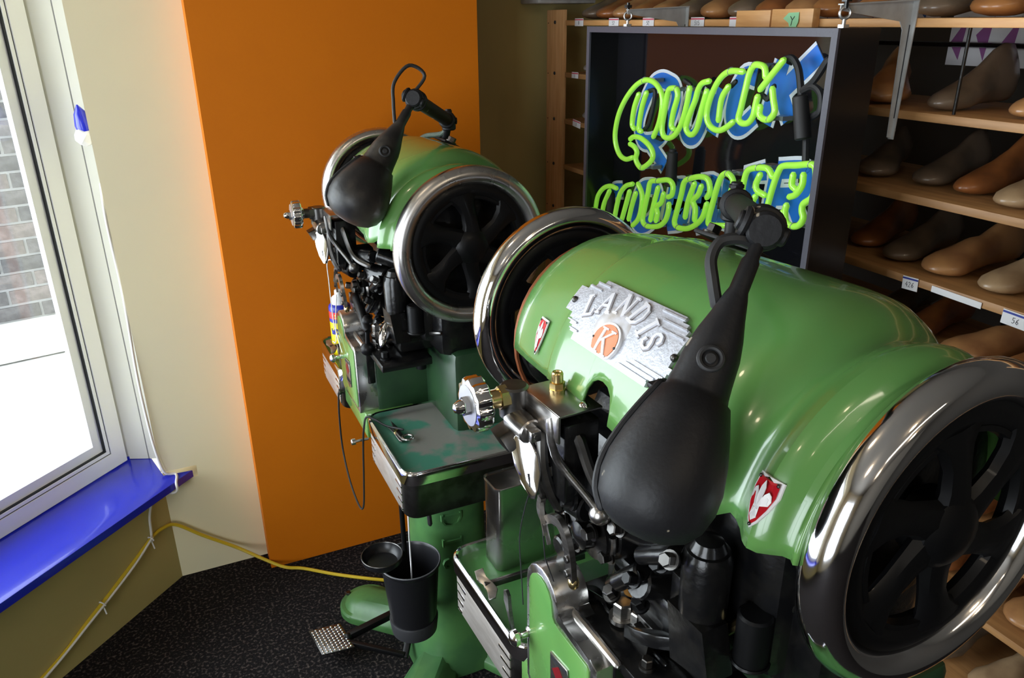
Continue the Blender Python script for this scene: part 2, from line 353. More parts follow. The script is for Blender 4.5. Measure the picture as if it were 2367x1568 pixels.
g = G(); bbox(g, -.98, .55, -.1, .03, .58, .742); bbox(g, -.98, .55, -.1, .045, .40, .572); struct(g.build('trim_5', CONC))
g = G(); g.prism([WP(-5, -.34, .34), WP(.35, -.34, .34), BP(.6, .3, .34), BP(.55, 0, .34), BP(-4.5, 0, .34)], (0, 0, .07)); struct(g.build('floor_outside', SNOW))

# ------------------------------------------------------------------ small things on the left
sp = thing('cloth_bundle', 'small blue bundle with a crumpled white end, poking out behind the yellow column edge', 'bundle', (-.160, 2.700, 1.605))
g = G(); g.lathe((0, 0, .0), (-.15, .0, 1), [(.002, .075), (.018, .05), (.026, .018), (.024, .0)], n=10); g.build('blue_sleeve', BLUES, sp)
g = G(); g.lathe((.004, 0, -.002), (-.55, 0, -.8), [(.022, -.004), (.030, .008), (.027, .03), (.019, .042), (.004, .046)], n=7); g.build('white_end', PAPER, sp, smooth=20)

g = G(); g.tube([(-.150, 2.66, 1.45), (-.155, 2.652, 1.333), (-.152, 2.655, 1.10), (-.160, 2.645, .827), (-.158, 2.642, .65), (-.152, 2.640, .535), (-.138, 2.638, .45), (-.104, 2.640, .433), WP(-.01, .074, .428), WP(-.02, .073, .395), WP(-.05, .01, .385), WP(-.085, .006, .33), WP(-.095, .006, .262), WP(-.10, .007, .235)], .0045)
g.tube([WP(-.10, .0125, .245), WP(-.2, .0135, .192), WP(-.38, .0135, .124), WP(-.62, .0135, .05), WP(-1.0, .0135, -.0 + .012)], .004)
tag(g.build('white_cable', WCABLE), 'thin white cable hanging down the yellow column edge and over the blue sill', 'cable')
g = G(); g.tube([WP(-1.2, .006, .006), WP(-.62, .006, .052), WP(-.38, .006, .128), WP(-.2, .006, .198), WP(-.10, .006, .240), WP(-.045, .009, .247), (-.135, 2.63, .235), (-.055, 2.628, .165), (.05, 2.618, .085), (.13, 2.565, .045), (.20, 2.515, .018), (.265, 2.49, .007), (.36, 2.41, .007), (.462, 2.335, .007), (.53, 2.29, .007)], .0062)
tag(g.build('extension_cable', YCABLE), 'yellow extension cable along the low wall, sagging to the carpet', 'cable')
for i, (s, z, lb) in enumerate([(-.105, .242, 'white cable tie where the yellow cable leaves the low wall, below the sill tip'), (-.335, .146, 'white cable tie midway along the low wall under the sill')]):
    g = G(); c = V(WP(s, .010, z)); ax = V((UX, UY, .45))
    g.torus(c, ax, .011, .0022, n=14, k=6); g.bar(c + V((0, 0, -.008)), c + V((.006, -.012, -.035)), .004, .002)
    tag(g.build('cable_tie', PAPER), lb, 'cable tie', 'cable ties on the low wall')
c = thing('wall_box', 'grey metal box high on the shaded tan wall beside the orange column', 'box', (1.535, 2.92, 1.952))
g = G(); g.box((0, 0, .09), (.25, .155, .18), bev=.006); g.build('box_body', GREYPAINT, c)
g = G(); g.box((0, -.081, .09), (.23, .006, .16), bev=.002); g.build('box_cover', GREYPAINT, c)

# ------------------------------------------------------------------ shelf unit with shoe lasts
SX = 1.5
TOPS = [1.893, 1.708, 1.535, 1.358, 1.183, 1.008, .833, .660, .43, .2]
sh = thing('shelf_unit', 'tall pine shelf rack full of wooden shoe lasts behind the machines', 'shelf', (SX, 1.2, 0))
def sb(name, c, d, mt, bev=.0015):
    return G().box((c[0] - SX, c[1] - 1.2, c[2]), d, bev=bev).build(name, mt, sh)
sb('upright', (SX + .006, 2.872, .965), (.016, .135, 1.93), PINEV); sb('upright', (SX + .31, 2.872, .965), (.016, .135, 1.93), PINEV)
sb('upright', (SX + .15, .41, .98), (.33, .02, 1.96), PINEV)
for i, z in enumerate(TOPS):
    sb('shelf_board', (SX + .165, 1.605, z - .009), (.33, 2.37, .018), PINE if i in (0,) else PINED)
for z in TOPS[:6]:
    g = G(); g.ball((-.004, 2.868 - 1.2, z - .012 + .005), .0065, 10, (.6, 1, 1)); g.build('bolt', BLACKP, sh)
g = G()
for z in TOPS[:6]:
    for y in (2.925,): g.cyl((-.0035, y - 1.2, z - .01), (.002, y - 1.2, z - .01), .002, n=8)
g.build('pin_holes', BLACKP, sh)
g = G()
for x in (.345,): g.cyl((x, 1.13 - 1.2, .2), (x, 1.13 - 1.2, 1.95), .006, n=8)
g.cyl((.02, 1.135 - 1.2, 1.70), (.02, 1.135 - 1.2, 1.875), .0035, n=8); g.build('brace_rod', IRON, sh)
g = G(); g.cyl((.37, -.8, 1.83), (.37, .6, 1.83), .006, n=8); g.build('hanging_rail', IRON, sh)

def make_last_mesh(name, mt, cone=.125, toe=1.0, seed=0):
    st = [(0, .004, .030, .050), (.03, .018, .016, .085), (.10, .029, .011, cone * .97), (.22, .031, .010, cone), (.36, .028, .010, cone * .90), (.48, .030, .010, cone * .70), (.60, .036, .006, .072), (.72, .042, .002, .056), (.82, .0435 * toe, .001, .046), (.90, .038 * toe, .004, .038), (.96, .026 * toe, .008, .030), (.99, .012 * toe, .012, .024), (1.0, .003, .015, .020)]
    g = G(); rings = []
    for x, hw, zb, zt in st:
        r = []
        for i in range(14):
            t = 2 * math.pi * i / 14; c, s = math.cos(t), math.sin(t)
            yy = hw * math.copysign(abs(c) ** (.75), c); h = (zt - zb)
            k = (s + 1) / 2
            if s > 0: yy *= 1 - .62 * s ** 1.3 * min(1, max(0, (h - .04) / .06))
            zz = zb + h * (k ** 1.15 if s > 0 else k * .9)
            r.append((x * .262, yy + .006 * math.sin(x * 3), zz))
        rings.append(r)
    g.rings(rings)
    o = g.build(name, mt, smooth=60); me = o.data; bpy.data.objects.remove(o); return me
LM = {}
for i, mt in enumerate(LASTM + [PLASTG]):
    LM[i] = [make_last_mesh('shoe_last', mt, .122, 1.0), make_last_mesh('shoe_last', mt, .135, .82), make_last_mesh('shoe_last', mt, .105, 1.12)]
ORD = ['top', 'second', 'third', 'fourth', 'fifth', 'sixth', 'seventh', 'eighth']
NUM = ['first', 'second', 'third', 'fourth', 'fifth', 'sixth', 'seventh', 'eighth', 'ninth', 'tenth', 'eleventh', 'twelfth', 'thirteenth', 'fourteenth', 'fifteenth', 'sixteenth']
COLN = ['red-brown', 'honey-brown', 'dark amber', 'pale tan', 'dull dark brown', 'grey plastic']
def last(row, y, toe_x, yaw, ci, vi, label, sc=1.0, gap=0.0):
    o = bpy.data.objects.new('shoe_last', LM[ci][vi]); COL.objects.link(o)
    a = math.pi + yaw; o.rotation_euler = (0, 0, a); o.scale = (sc, sc, sc)
    o.location = (toe_x - math.cos(a) * .262 * sc, y - math.sin(a) * .262 * sc, TOPS[row] + .0005)
    tag(o, label, 'shoe last', 'shoe lasts on the rack'); return o
# right of the sign: (row, y of toe, toe x, yaw, colour, variant, scale)
RIGHT = {1: [(1.335, 1.53, .62, 1, 2, 1.15), (1.19, 1.52, .05, 4, 1, 1.0), (1.015, 1.53, -.15, 1, 0, .98)],
         2: [(1.355, 1.56, .45, 4, 2, 1.0), (1.235, 1.58, .1, 4, 0, .95), (1.13, 1.57, -.05, 2, 1, 1.0), (1.005, 1.53, -.1, 3, 0, 1.0)],
         3: [(1.365, 1.57, .25, 2, 0, 1.0), (1.245, 1.54, .1, 4, 0, 1.0), (1.13, 1.53, -.05, 1, 2, 1.08), (1.0, 1.53, -.18, 3, 0, 1.0)],
         4: [(1.30, 1.60, .1, 4, 1, 1.0), (1.185, 1.56, .05, 2, 0, .95), (1.06, 1.53, -.4, 1, 2, 1.1), (.93, 1.55, -.2, 0, 0, 1.0)],
         5: [(1.30, 1.56, .1, 0, 0, 1.0), (1.18, 1.55, 0, 1, 1, 1.0), (1.06, 1.55, 0, 2, 2, 1.0), (.93, 1.55, -.1, 3, 0, 1.0), (.80, 1.55, -.1, 0, 0, 1.0)],
         6: [(1.22, 1.55, 0, 1, 0, 1.0), (1.09, 1.55, 0, 4, 2, 1.0), (.96, 1.55, -.1, 2, 0, 1.0), (.83, 1.55, -.1, 1, 1, 1.0)],
         7: [(1.24, 1.54, 0, 1, 1, 1.0), (1.11, 1.54, .1, 3, 0, 1.0), (.985, 1.54, 0, 2, 2, 1.0), (.875, 1.54, -.1, 0, 1, .95), (.77, 1.53, -.15, 1, 2, 1.05), (.64, 1.54, -.2, 3, 0, 1.0)],
         8: [(.93, 1.53, 0, 4, 1, 1.0), (.80, 1.53, -.05, 3, 2, 1.0), (.68, 1.53, -.05, 4, 0, 1.0)]}
for row, L in RIGHT.items():
    for k, (y, tx, yaw, ci, vi, sc) in enumerate(L):
        where = ORD[row] if row < 8 else 'ninth'
        last(row, y, tx, yaw, ci, vi, '%s shoe last, %s right of the sign, %s shelf from top' % (COLN[ci], NUM[k], where), sc)
for row, L in {1: [(2.70, 1.535, 0, 5, 2, .9), (2.60, 1.535, 0, 5, 2, .9), (2.48, 1.54, 0, 5, 0, .9)], 2: [(2.70, 1.535, 0, 5, 2, .9), (2.59, 1.535, 0, 5, 2, .9), (2.47, 1.54, 0, 5, 1, .9)], 3: [(2.68, 1.54, 0, 4, 0, 1), (2.56, 1.54, 0, 1, 0, 1)], 4: [(2.68, 1.54, 0, 2, 0, 1), (2.55, 1.54, 0, 4, 1, 1)]}.items():
    for k, (y, tx, yaw, ci, vi, sc) in enumerate(L):
        last(row, y, tx, yaw, ci, vi, '%s shoe last, %s from the upright, %s shelf, left of sign' % (COLN[ci], NUM[k], ORD[row]), sc)
TOPROW = [(2.74, -.25, 4, 0), (2.63, -.18, 2, 2), (2.515, -.1, 1, 0), (2.40, 0, 0, 1), (2.27, .05, 1, 2), (2.14, 0, 4, 0), (2.01, .1, 1, 0), (1.885, 0, 4, 2), (1.77, .1, 2, 0), (1.65, .1, 1, 2), (1.53, .2, 0, 0), (1.40, 0, 0, 2), (1.27, -.1, 4, 0), (1.14, -.2, 0, 2), (1.0, -.2, 4, 1), (.87, -.2, 1, 0)]
for k, (y, yaw, ci, vi) in enumerate(TOPROW):
    last(0, y, 1.545 if k not in (10, 11) else 1.52, yaw + .25, ci, vi, '%s shoe last on the top shelf, %s from the pine upright' % (COLN[ci], NUM[k]), 1.12)

# cards and labels stuck to the shelf edges
def strokes(g, o, ux, uz, lines, wd, nrm):
    for L in lines: g.ribbon([V(o) + V(ux) * x + V(uz) * z for x, z in L], wd, nrm, th=.0004)
DIG = {'4': [[(.75, 0), (.7, 1), (.1, .4), (.95, .4)]], '2': [[(.1, .75), (.45, 1), (.85, .75), (.1, 0), (.9, .02)]], '6': [[(.8, 1), (.3, .65), (.12, .2), (.5, 0), (.85, .25), (.5, .5), (.15, .3)]], '5': [[(.9, 1), (.25, 1), (.2, .55), (.7, .6), (.8, .2), (.4, 0), (.1, .1)]], '1': [[(.5, 1), (.5, 0)]], '8': [[(.5, .5), (.15, .78), (.5, 1), (.85, .78), (.5, .5), (.1, .22), (.5, 0), (.9, .22), (.5, .5)]], '7': [[(.1, 1), (.9, 1), (.4, 0)]], '9': [[(.8, .7), (.4, .5), (.2, .8), (.6, 1), (.8, .7), (.6, 0)]]}
def card(y, z, wy, hz, stripe, text, label, roll=0.0, flip=True):
    t = thing('shelf_card', label, 'label', (SX - .0022, y, z), 0, 'paper size cards on the shelf edges'); t.rotation_euler = (roll, 0, 0)
    G().box((0, 0, 0), (.0012, wy, hz), bev=.0003).build('card', PAPER, t)
    if stripe: G().box((-.0009, 0, hz / 2 - .0045), (.0006, wy * .98, .004)).build('stripe', stripe, t)
    if text:
        g = G(); n = len(text); cw = min(.008, wy * .7 / n)
        for i, ch in enumerate(text):
            for Ls in DIG.get(ch, []):
                g.ribbon([V((-.0008, wy * .0 + (n * cw / 2 - i * cw) - x * cw * .8, -.008 + zz * .0115)) for x, zz in Ls], .0011, (-1, 0, 0), th=.0005)
        g.build('print', BLACKP, t)
for y, tx, lb in [(2.682, '8', 'small white card with pink stripe on the top shelf edge, nearest the pine upright'), (2.443, '52', 'small pink-striped card on the top shelf edge, left of the first sign hook'), (2.236, '52', 'small pink-striped card on the top shelf edge, right of the first sign hook'), (1.985, '515', 'small white card with pink stripe on the top shelf edge, right of the left bracket'), (1.812, '', 'small white card with pink stripe half hidden by the left wood block')]:
    card(y, 1.886, .062, .026, PINKP, tx, lb)
card(2.705, 1.702, .05, .022, PINKP, '1', 'small white card on the second shelf edge beside the sign')
card(2.685, 1.527, .06, .026, PINKP, '1', 'white card hanging askew on the third shelf edge beside the sign', .1)
card(1.143, 1.343, .040, .030, BLUEP, '426', 'white card with blue stripe reading 426 on the fourth shelf edge', -.05)
card(.895, 1.340, .060, .030, BLUEP, '56', 'white card with blue stripe reading 56 at the right end of the fourth shelf edge', .03)
card(1.030, 1.3465, .118, .014, None, '', 'long torn white paper strip on the fourth shelf edge between two blue-striped cards', .02)
for k, (y0, y1, z1, lb) in enumerate([(1.660, 1.792, 1.912, 'plain pine block at the top shelf edge, left of the block with the green note'), (1.515, 1.657, 1.914, 'pine block at the top shelf edge carrying a green note')]):
    g = G(); g.box((1.487, (y0 + y1) / 2, z1 - .02), (.022, y1 - y0 - .002, .044), bev=.0015); tag(g.build('wood_block', PINE), lb, 'block', 'pine blocks on the top shelf edge')
t = thing('sticky_note', 'torn green paper note marked Y on a pine block', 'note', (1.4750, 1.582, 1.890))
g = G(); g.prism([(0, .030, .004), (-.001, .012, .017), (0, -.022, .018), (-.002, -.024, -.004), (-.001, -.015, -.019), (0, .004, -.020), (-.001, .010, -.006)], (-.0008, 0, 0)); g.build('paper', NOTE, t)
g = G()
for Ls in ([(.004, .009), (-.003, .001)], [(-.010, .009), (-.003, .001), (0, -.012)]): g.ribbon([V((-.0024, y, z)) for y, z in Ls], .0013, (-1, 0, 0), th=.0004)
g.build('print', BLACKP, t)
# posters hung behind the rack
for k, (y, z, dy, dz, lb) in enumerate([(1.30, 1.845, .34, .13, 'white poster with purple and pink shapes hanging behind the top shelves'), (1.72, 1.93, .42, .10, 'white poster with a blue figure behind the top row of lasts')]):
    t = thing('poster', lb, 'poster', (1.9, y, z)); G().box((0, 0, 0), (.004, dy, dz)).build('sheet', PAPER, t)
    g = G()
    for i in range(5):
        yy = -dy * .4 + i * dy * .2; g.prism([(-.0026, yy, -dz * .4), (-.0026, yy + .03, -dz * .1 + .02 * (i % 2)), (-.0026, yy - .01, dz * .38)], (-.001, 0, 0))
    g.build('print', mat('purple_print', (.30, .10, .28), .7) if k == 0 else mat('blue_print', (.05, .12, .40), .7), t)
    g = G(); g.torus((0, .02, dz / 2 + .012), (1, 0, 0), .014, .002, n=12, k=6, a0=0, a1=4.5); g.build('hook', STEELD, t)

# shelf brackets that carry the sign
for k, (y, lb) in enumerate([(2.04, 'grey metal shelf bracket carrying the left end of the neon sign'), (1.258, 'grey metal shelf bracket carrying the right end of the neon sign')]):
    b = thing('shelf_bracket', lb, 'bracket', (SX, y, 1.915), 0, 'brackets holding the neon sign')
    g = G(); z0 = .0
    # folded steel: web plus flange, horizontal arm towards the room, leg down the shelf front
    g.prism([(-.003, 0, .012), (-.205, 0, .004), (-.205, 0, -.006), (-.035, 0, -.028), (-.024, 0, -.045), (-.016, 0, -.265), (-.003, 0, -.268)], (0, .002, 0))
    g.build('web', GREYPAINT, b)
    g = G(); g.prism([(-.002, -.013, .012), (-.002, -.013, -.02), (-.002, -.006, -.27), (-.002, .008, -.27), (-.002, .015, -.02), (-.002, .015, .012)], (-.0025, 0, 0)); g.build('wall_flange', GREYPAINT, b)
    g = G(); g.prism([(-.002, -.013, .012), (-.002, .015, .012), (-.205, .008, .004), (-.205, -.006, .004)], (0, 0, .0025)); g.build('arm_flange', GREYPAINT, b)
    g = G(); g.box((-.0055, .001, -.13), (.002, .004, .19)); g.build('slot', BLACKP, b)

# stroke paths of the sign in its own plane: (y, z) in metres
TUBES={'Qa':[[1.863,1.592],[1.841,1.63],[1.831,1.672],[1.834,1.704],[1.855,1.726],[1.885,1.738],[1.923,1.738],[1.968,1.719],[2.014,1.681],[2.048,1.635],[2.064,1.584],[2.059,1.548],[2.035,1.519],[2.0,1.51],[1.963,1.52]],'Qb':[[1.98,1.571],[1.96,1.58],[1.924,1.58],[1.883,1.566],[1.862,1.547],[1.867,1.525],[1.908,1.499],[1.928,1.501],[1.946,1.518],[1.942,1.539],[1.957,1.552],[1.98,1.557]],'Qc':[[1.962,1.602],[1.974,1.616],[1.967,1.66],[1.947,1.699]],'Qd':[[1.925,1.599],[1.938,1.607],[1.928,1.663],[1.909,1.706]],'Ua':[[1.772,1.623],[1.783,1.632],[1.777,1.668],[1.764,1.705],[1.77,1.724],[1.791,1.726],[1.807,1.717],[1.816,1.673],[1.825,1.623],[1.815,1.6],[1.79,1.597],[1.763,1.61],[1.739,1.64],[1.722,1.689],[1.714,1.732]],'Ia':[[1.638,1.753],[1.665,1.746],[1.679,1.73],[1.688,1.703],[1.706,1.667],[1.718,1.635],[1.706,1.619],[1.687,1.619],[1.67,1.64],[1.657,1.687],[1.644,1.729]],'Ca':[[1.517,1.781],[1.561,1.78],[1.593,1.765],[1.618,1.734],[1.634,1.696],[1.636,1.666],[1.618,1.646],[1.587,1.64],[1.559,1.65],[1.535,1.666]],'Cb':[[1.564,1.745],[1.585,1.715],[1.59,1.664]],'Ka':[[1.44,1.773],[1.446,1.792],[1.462,1.798],[1.482,1.796],[1.495,1.777],[1.503,1.742],[1.512,1.7],[1.517,1.675],[1.502,1.666],[1.481,1.67],[1.467,1.687],[1.463,1.711],[1.459,1.73]],'Kb':[[1.453,1.746],[1.419,1.781],[1.39,1.811]],'Kc':[[1.414,1.75],[1.408,1.729],[1.399,1.703],[1.413,1.685],[1.433,1.683],[1.447,1.692],[1.447,1.709]],'c1':[[2.166,1.33],[2.153,1.371],[2.122,1.401],[2.081,1.416],[2.044,1.415]],'c2':[[2.125,1.311],[2.114,1.353],[2.084,1.4]],'o1':[[2.047,1.328],[2.036,1.369],[2.021,1.405],[1.993,1.431],[1.956,1.444]],'o2':[[2.006,1.327],[1.988,1.373],[1.971,1.419]],'o3':[[1.968,1.335],[1.954,1.38],[1.937,1.42]],'o4':[[1.927,1.449],[1.904,1.422],[1.905,1.381],[1.918,1.346],[1.945,1.321]],'b1':[[1.776,1.439],[1.759,1.449],[1.758,1.475],[1.781,1.485],[1.828,1.475],[1.865,1.465],[1.874,1.432],[1.888,1.38],[1.893,1.346],[1.868,1.336],[1.814,1.348],[1.783,1.37],[1.771,1.399],[1.77,1.421]],'b2':[[1.854,1.357],[1.843,1.402],[1.826,1.456]],'b3':[[1.798,1.444],[1.807,1.418],[1.828,1.401],[1.822,1.384],[1.827,1.361]],'e1':[[1.609,1.469],[1.599,1.487],[1.609,1.513],[1.638,1.518],[1.682,1.506],[1.708,1.492],[1.717,1.457],[1.732,1.407],[1.739,1.375],[1.72,1.365],[1.679,1.372],[1.641,1.393],[1.618,1.418],[1.607,1.453]],'e2':[[1.693,1.4],[1.685,1.446],[1.664,1.495]],'e3':[[1.635,1.494],[1.645,1.47],[1.665,1.45],[1.653,1.432],[1.652,1.401]],'l1':[[1.534,1.483],[1.519,1.501],[1.515,1.529],[1.537,1.542],[1.559,1.532],[1.573,1.499],[1.585,1.454],[1.595,1.411],[1.584,1.403],[1.53,1.413]],'E1':[[1.382,1.56],[1.4,1.575],[1.431,1.573],[1.466,1.561],[1.476,1.531],[1.48,1.49],[1.492,1.437],[1.473,1.424],[1.436,1.435]],'E2':[[1.423,1.558],[1.433,1.535],[1.427,1.52],[1.4,1.514]],'E3':[[1.431,1.506],[1.439,1.49],[1.45,1.454]],'R1':[[1.392,1.466],[1.378,1.534],[1.365,1.575],[1.352,1.589],[1.311,1.597],[1.271,1.605],[1.256,1.597],[1.252,1.563],[1.256,1.536],[1.278,1.518],[1.279,1.501],[1.273,1.488],[1.281,1.471],[1.299,1.463],[1.321,1.467],[1.33,1.487],[1.328,1.505]],'R2':[[1.319,1.575],[1.319,1.552],[1.306,1.545]],'R3':[[1.289,1.58],[1.289,1.557],[1.304,1.534],[1.322,1.525]],'R4':[[1.335,1.489],[1.346,1.465]]}
BLACKT={'lead':[[1.401,1.812],[1.378,1.814],[1.356,1.79],[1.34,1.74]],'lead2':[[1.31,1.653],[1.302,1.598]],'back1':[[1.279,1.815],[1.308,1.774],[1.339,1.75]],'back2':[[1.339,1.75],[1.31,1.761],[1.285,1.747],[1.281,1.714],[1.303,1.699]],'j1':[[1.92,1.709],[1.889,1.707],[1.908,1.626],[1.933,1.602]],'j2':[[1.838,1.711],[1.833,1.597],[1.87,1.588]],'j3':[[1.732,1.738],[1.759,1.747]],'j4':[[1.573,1.744],[1.558,1.756]],'j5':[[1.442,1.792],[1.433,1.796]],'j6':[[1.426,1.754],[1.441,1.726],[1.457,1.731]]}
PAINT={'Q':[[1.886,1.73],[1.928,1.735],[1.971,1.716],[2.01,1.661],[2.029,1.606],[2.013,1.563],[1.971,1.559],[1.918,1.579],[1.875,1.631],[1.852,1.687],[1.86,1.719],[1.886,1.73]],'Qt':[[1.967,1.555],[1.887,1.502]],'U':[[1.778,1.728],[1.805,1.646],[1.796,1.602],[1.761,1.6],[1.733,1.637],[1.702,1.722]],'I':[[1.657,1.729],[1.691,1.618]],'C':[[1.539,1.765],[1.575,1.767],[1.604,1.733],[1.617,1.68],[1.603,1.647],[1.574,1.647],[1.533,1.677]],'K':[[1.455,1.803],[1.493,1.663]],'K2':[[1.345,1.826],[1.458,1.732]],'K3':[[1.454,1.739],[1.414,1.68]],'c':[[2.102,1.394],[2.156,1.379],[2.191,1.326],[2.178,1.277],[2.129,1.272]],'o':[[1.958,1.429],[1.998,1.412],[2.027,1.359],[2.023,1.311],[1.987,1.302],[1.932,1.335],[1.909,1.387],[1.917,1.427],[1.958,1.429]],'b':[[1.835,1.451],[1.86,1.337]],'b_':[[1.835,1.451],[1.782,1.46],[1.775,1.431],[1.837,1.399],[1.781,1.399],[1.788,1.362],[1.857,1.338]],'d':[[1.712,1.481],[1.73,1.361]],'d_':[[1.712,1.481],[1.657,1.492],[1.653,1.458],[1.711,1.428],[1.658,1.428],[1.663,1.389],[1.727,1.364]],'l':[[1.6,1.508],[1.621,1.394],[1.573,1.405]],'e':[[1.47,1.553],[1.528,1.536],[1.541,1.412],[1.482,1.428]],'e_':[[1.533,1.477],[1.487,1.49]],'r':[[1.434,1.562],[1.45,1.432]],'r_':[[1.429,1.563],[1.351,1.575],[1.333,1.554],[1.346,1.52],[1.429,1.499]],'r2':[[1.378,1.506],[1.34,1.456]]}
SLEEVE=[[1.327, 1.742], [1.302, 1.653]]

# ------------------------------------------------------------------ neon sign
SF, SBK, SY0, SY1, SZ0, SZ1 = 1.244, 1.357, 1.207, 2.179, 1.10, 1.877
sg = thing('neon_sign', 'black box sign with green neon tubes over blue painted lettering, hanging before the shelf', 'sign', (SBK, SY0, SZ0))
def L3(x, y, z): return (x - SBK, y - SY0, z - SZ0)
def sbox(name, mt, x0, x1, y0, y1, z0, z1, par=None, bev=0.0):
    return G().box(L3((x0 + x1) / 2, (y0 + y1) / 2, (z0 + z1) / 2), (x1 - x0, y1 - y0, z1 - z0), bev=bev).build(name, mt, par or sg)
sbox('back_panel', SIGNB, SBK - .010, SBK, SY0 + .01, SY1 - .01, SZ0 + .01, SZ1 - .01)
sbox('side_panel', SIGNC, SF + .006, SBK, SY0, SY0 + .012, SZ0, SZ1); sbox('side_panel', SIGNC, SF + .006, SBK, SY1 - .012, SY1, SZ0, SZ1)
sbox('top_panel', SIGNC, SF + .006, SBK, SY0 + .012, SY1 - .012, SZ1 - .012, SZ1); sbox('bottom_panel', SIGNC, SF + .006, SBK, SY0 + .012, SY1 - .012, SZ0, SZ0 + .012)
g = G()
for y0, y1, z0, z1 in ((SY0, SY0 + .016, SZ0, SZ1), (SY1 - .016, SY1, SZ0, SZ1), (SY0 + .016, SY1 - .016, SZ1 - .016, SZ1), (SY0 + .016, SY1 - .016, SZ0, SZ0 + .016)):
    g.box(L3(SF + .003, (y0 + y1) / 2, (z0 + z1) / 2), (.006, y1 - y0, z1 - z0))
g.build('front_trim', SIGNF, sg)
for n_, (k, P) in enumerate(PAINT.items()):
    cl = P[0] == P[-1]; P2 = P[:-1] if cl else P
    def sm(Q): return spline([V(L3(1.3467 - n_ * .00003, y, z)) for y, z in Q], 5, cl) if len(Q) > 2 and k in ('Q', 'U', 'C', 'c', 'o', 'b_', 'd_', 'r_') else [V(L3(1.3467 - n_ * .00003, y, z)) for y, z in Q]
    o = G().ribbon(sm(P2), .060, (-1, 0, 0), cl, .0012).build('letter_outline', WHITEL, sg)
for n_, (k, P) in enumerate(PAINT.items()):
    cl = P[0] == P[-1]; P2 = P[:-1] if cl else P
    def sm(Q): return spline([V(L3(1.3457 - n_ * .00003, y, z)) for y, z in Q], 5, cl) if len(Q) > 2 and k in ('Q', 'U', 'C', 'c', 'o', 'b_', 'd_', 'r_') else [V(L3(1.3457 - n_ * .00003, y, z)) for y, z in Q]
    o = G().ribbon(sm(P2), .042, (-1, 0, 0), cl, .0012).build('painted_letter', BLUEL, sg)
for k, P in TUBES.items():
    G().tube([L3(1.285, y, z) for y, z in P], .0076, 10, k=5).build('neon_tube', NEON, sg)
for k, P in BLACKT.items():
    G().tube([L3(1.300, y, z) for y, z in P], .0078 if k.startswith('l') or k.startswith('b') else .0062, 8).build('blacked_tube', RUBBER, sg)
(y0, z0), (y1, z1) = SLEEVE
G().cyl(L3(1.284, y0, z0), L3(1.284, y1, z1), .017, .018, 14, bev=.003).build('electrode_sleeve', RUBBER, sg)
for y, z, r in [(1.790, 1.560, .017), (2.098, 1.39, .015)]:
    g = G(); g.cyl(L3(1.300, y, z), L3(1.302, y + .002, z - .095), r * .85, r, 16, bev=.003); g.cyl(L3(1.300, y, z), L3(1.300, y, z + .006), r * .6, n=12); g.build('electrode_housing', RUBBER, sg)
for k, i_ in (('Qa', 6), ('Qb', 6), ('Ua', 4), ('Ca', 1), ('Ka', 3), ('Kc', 3), ('b1', 4), ('e1', 4), ('R1', 5), ('E1', 2), ('b1', 9), ('e1', 9), ('R1', 13), ('l1', 3)):
    y, z = TUBES[k][i_]
    g = G(); g.cyl(L3(1.347, y, z), L3(1.296, y, z), .005, n=8); g.torus(L3(1.286, y, z), (.3, 1, .2), .0088, .0012, n=12, k=5); g.box(L3(1.325, y, z), (.03, .030, .010))
    g.build('tube_support', mat('clear_support', (.20, .22, .25), .15, coat=.5), sg)
for y in (2.045, 1.250):
    g = G(); c = L3(1.300, y, SZ1); z = c[2]
    g.cyl(c, (c[0], c[1], z + .006), .012, n=6); g.cyl((c[0], c[1], z), (c[0], c[1], z + .016), .004, n=8)
    g.torus((c[0], c[1], z + .027), (.45, 1, 0), .0105, .0030, n=20, k=8); g.build('eye_bolt', ZINC, sg)
    g = G(); g.cyl((c[0], c[1], z + .036), (c[0], c[1], z + .062), .0045, n=8); g.cyl((c[0], c[1], z + .048), (c[0], c[1], z + .056), .011, n=6); g.build('hanger_bolt', IRON, sg)

# ------------------------------------------------------------------ stitching machines
HB, HC = -0.005, 1.415                     # axis of the hood (towards operator, up)
RHO = [(-.276, .146), (-.266, .160), (-.248, .170), (-.215, .178), (-.18, .185), (-.14, .191), (-.102, .1965), (-.096, .1985), (-.05, .2005), (0, .202), (.06, .204), (.12, .206), (.175, .207), (.205, .2055), (.225, .200), (.240, .191), (.252, .181), (.262, .175), (.272, .1745), (.284, .179), (.296, .185), (.306, .187), (.316, .184), (.324, .176), (.331, .168), (.338, .166), (.345, .171)]
def interp(T, x):
    if x <= T[0][0]: return T[0][1]
    for (a, b), (c, d) in zip(T[:-1], T[1:]):
        if x <= c: return b + (d - b) * (x - a) / (c - a)
    return T[-1][1]
SH = [(-1, 0), (.20, 0), (.27, .016), (.31, .020), (.345, .016)]
def hood_pt(a, th, off=0.0):
    r = interp(RHO, a) + off
    return (a, HB + interp(SH, a) + r * math.cos(th), HC + r * math.sin(th))
def hood_v(a, v, off=0.0, r0=.204): return hood_pt(a, v / r0, off)
CBOT = [(-.30, 1.418), (-.2, 1.432), (-.10, 1.442), (-.0021, 1.444), (-.002, 1.452), (.001, 1.468), (.008, 1.480), (.018, 1.486), (.030, 1.488), (.042, 1.486), (.052, 1.479), (.058, 1.466), (.0605, 1.444), (.19, 1.436), (.205, 1.428), (.225, 1.424), (.245, 1.428), (.262, 1.440), (.285, 1.438), (.30, 1.433), (.35, 1.433)]
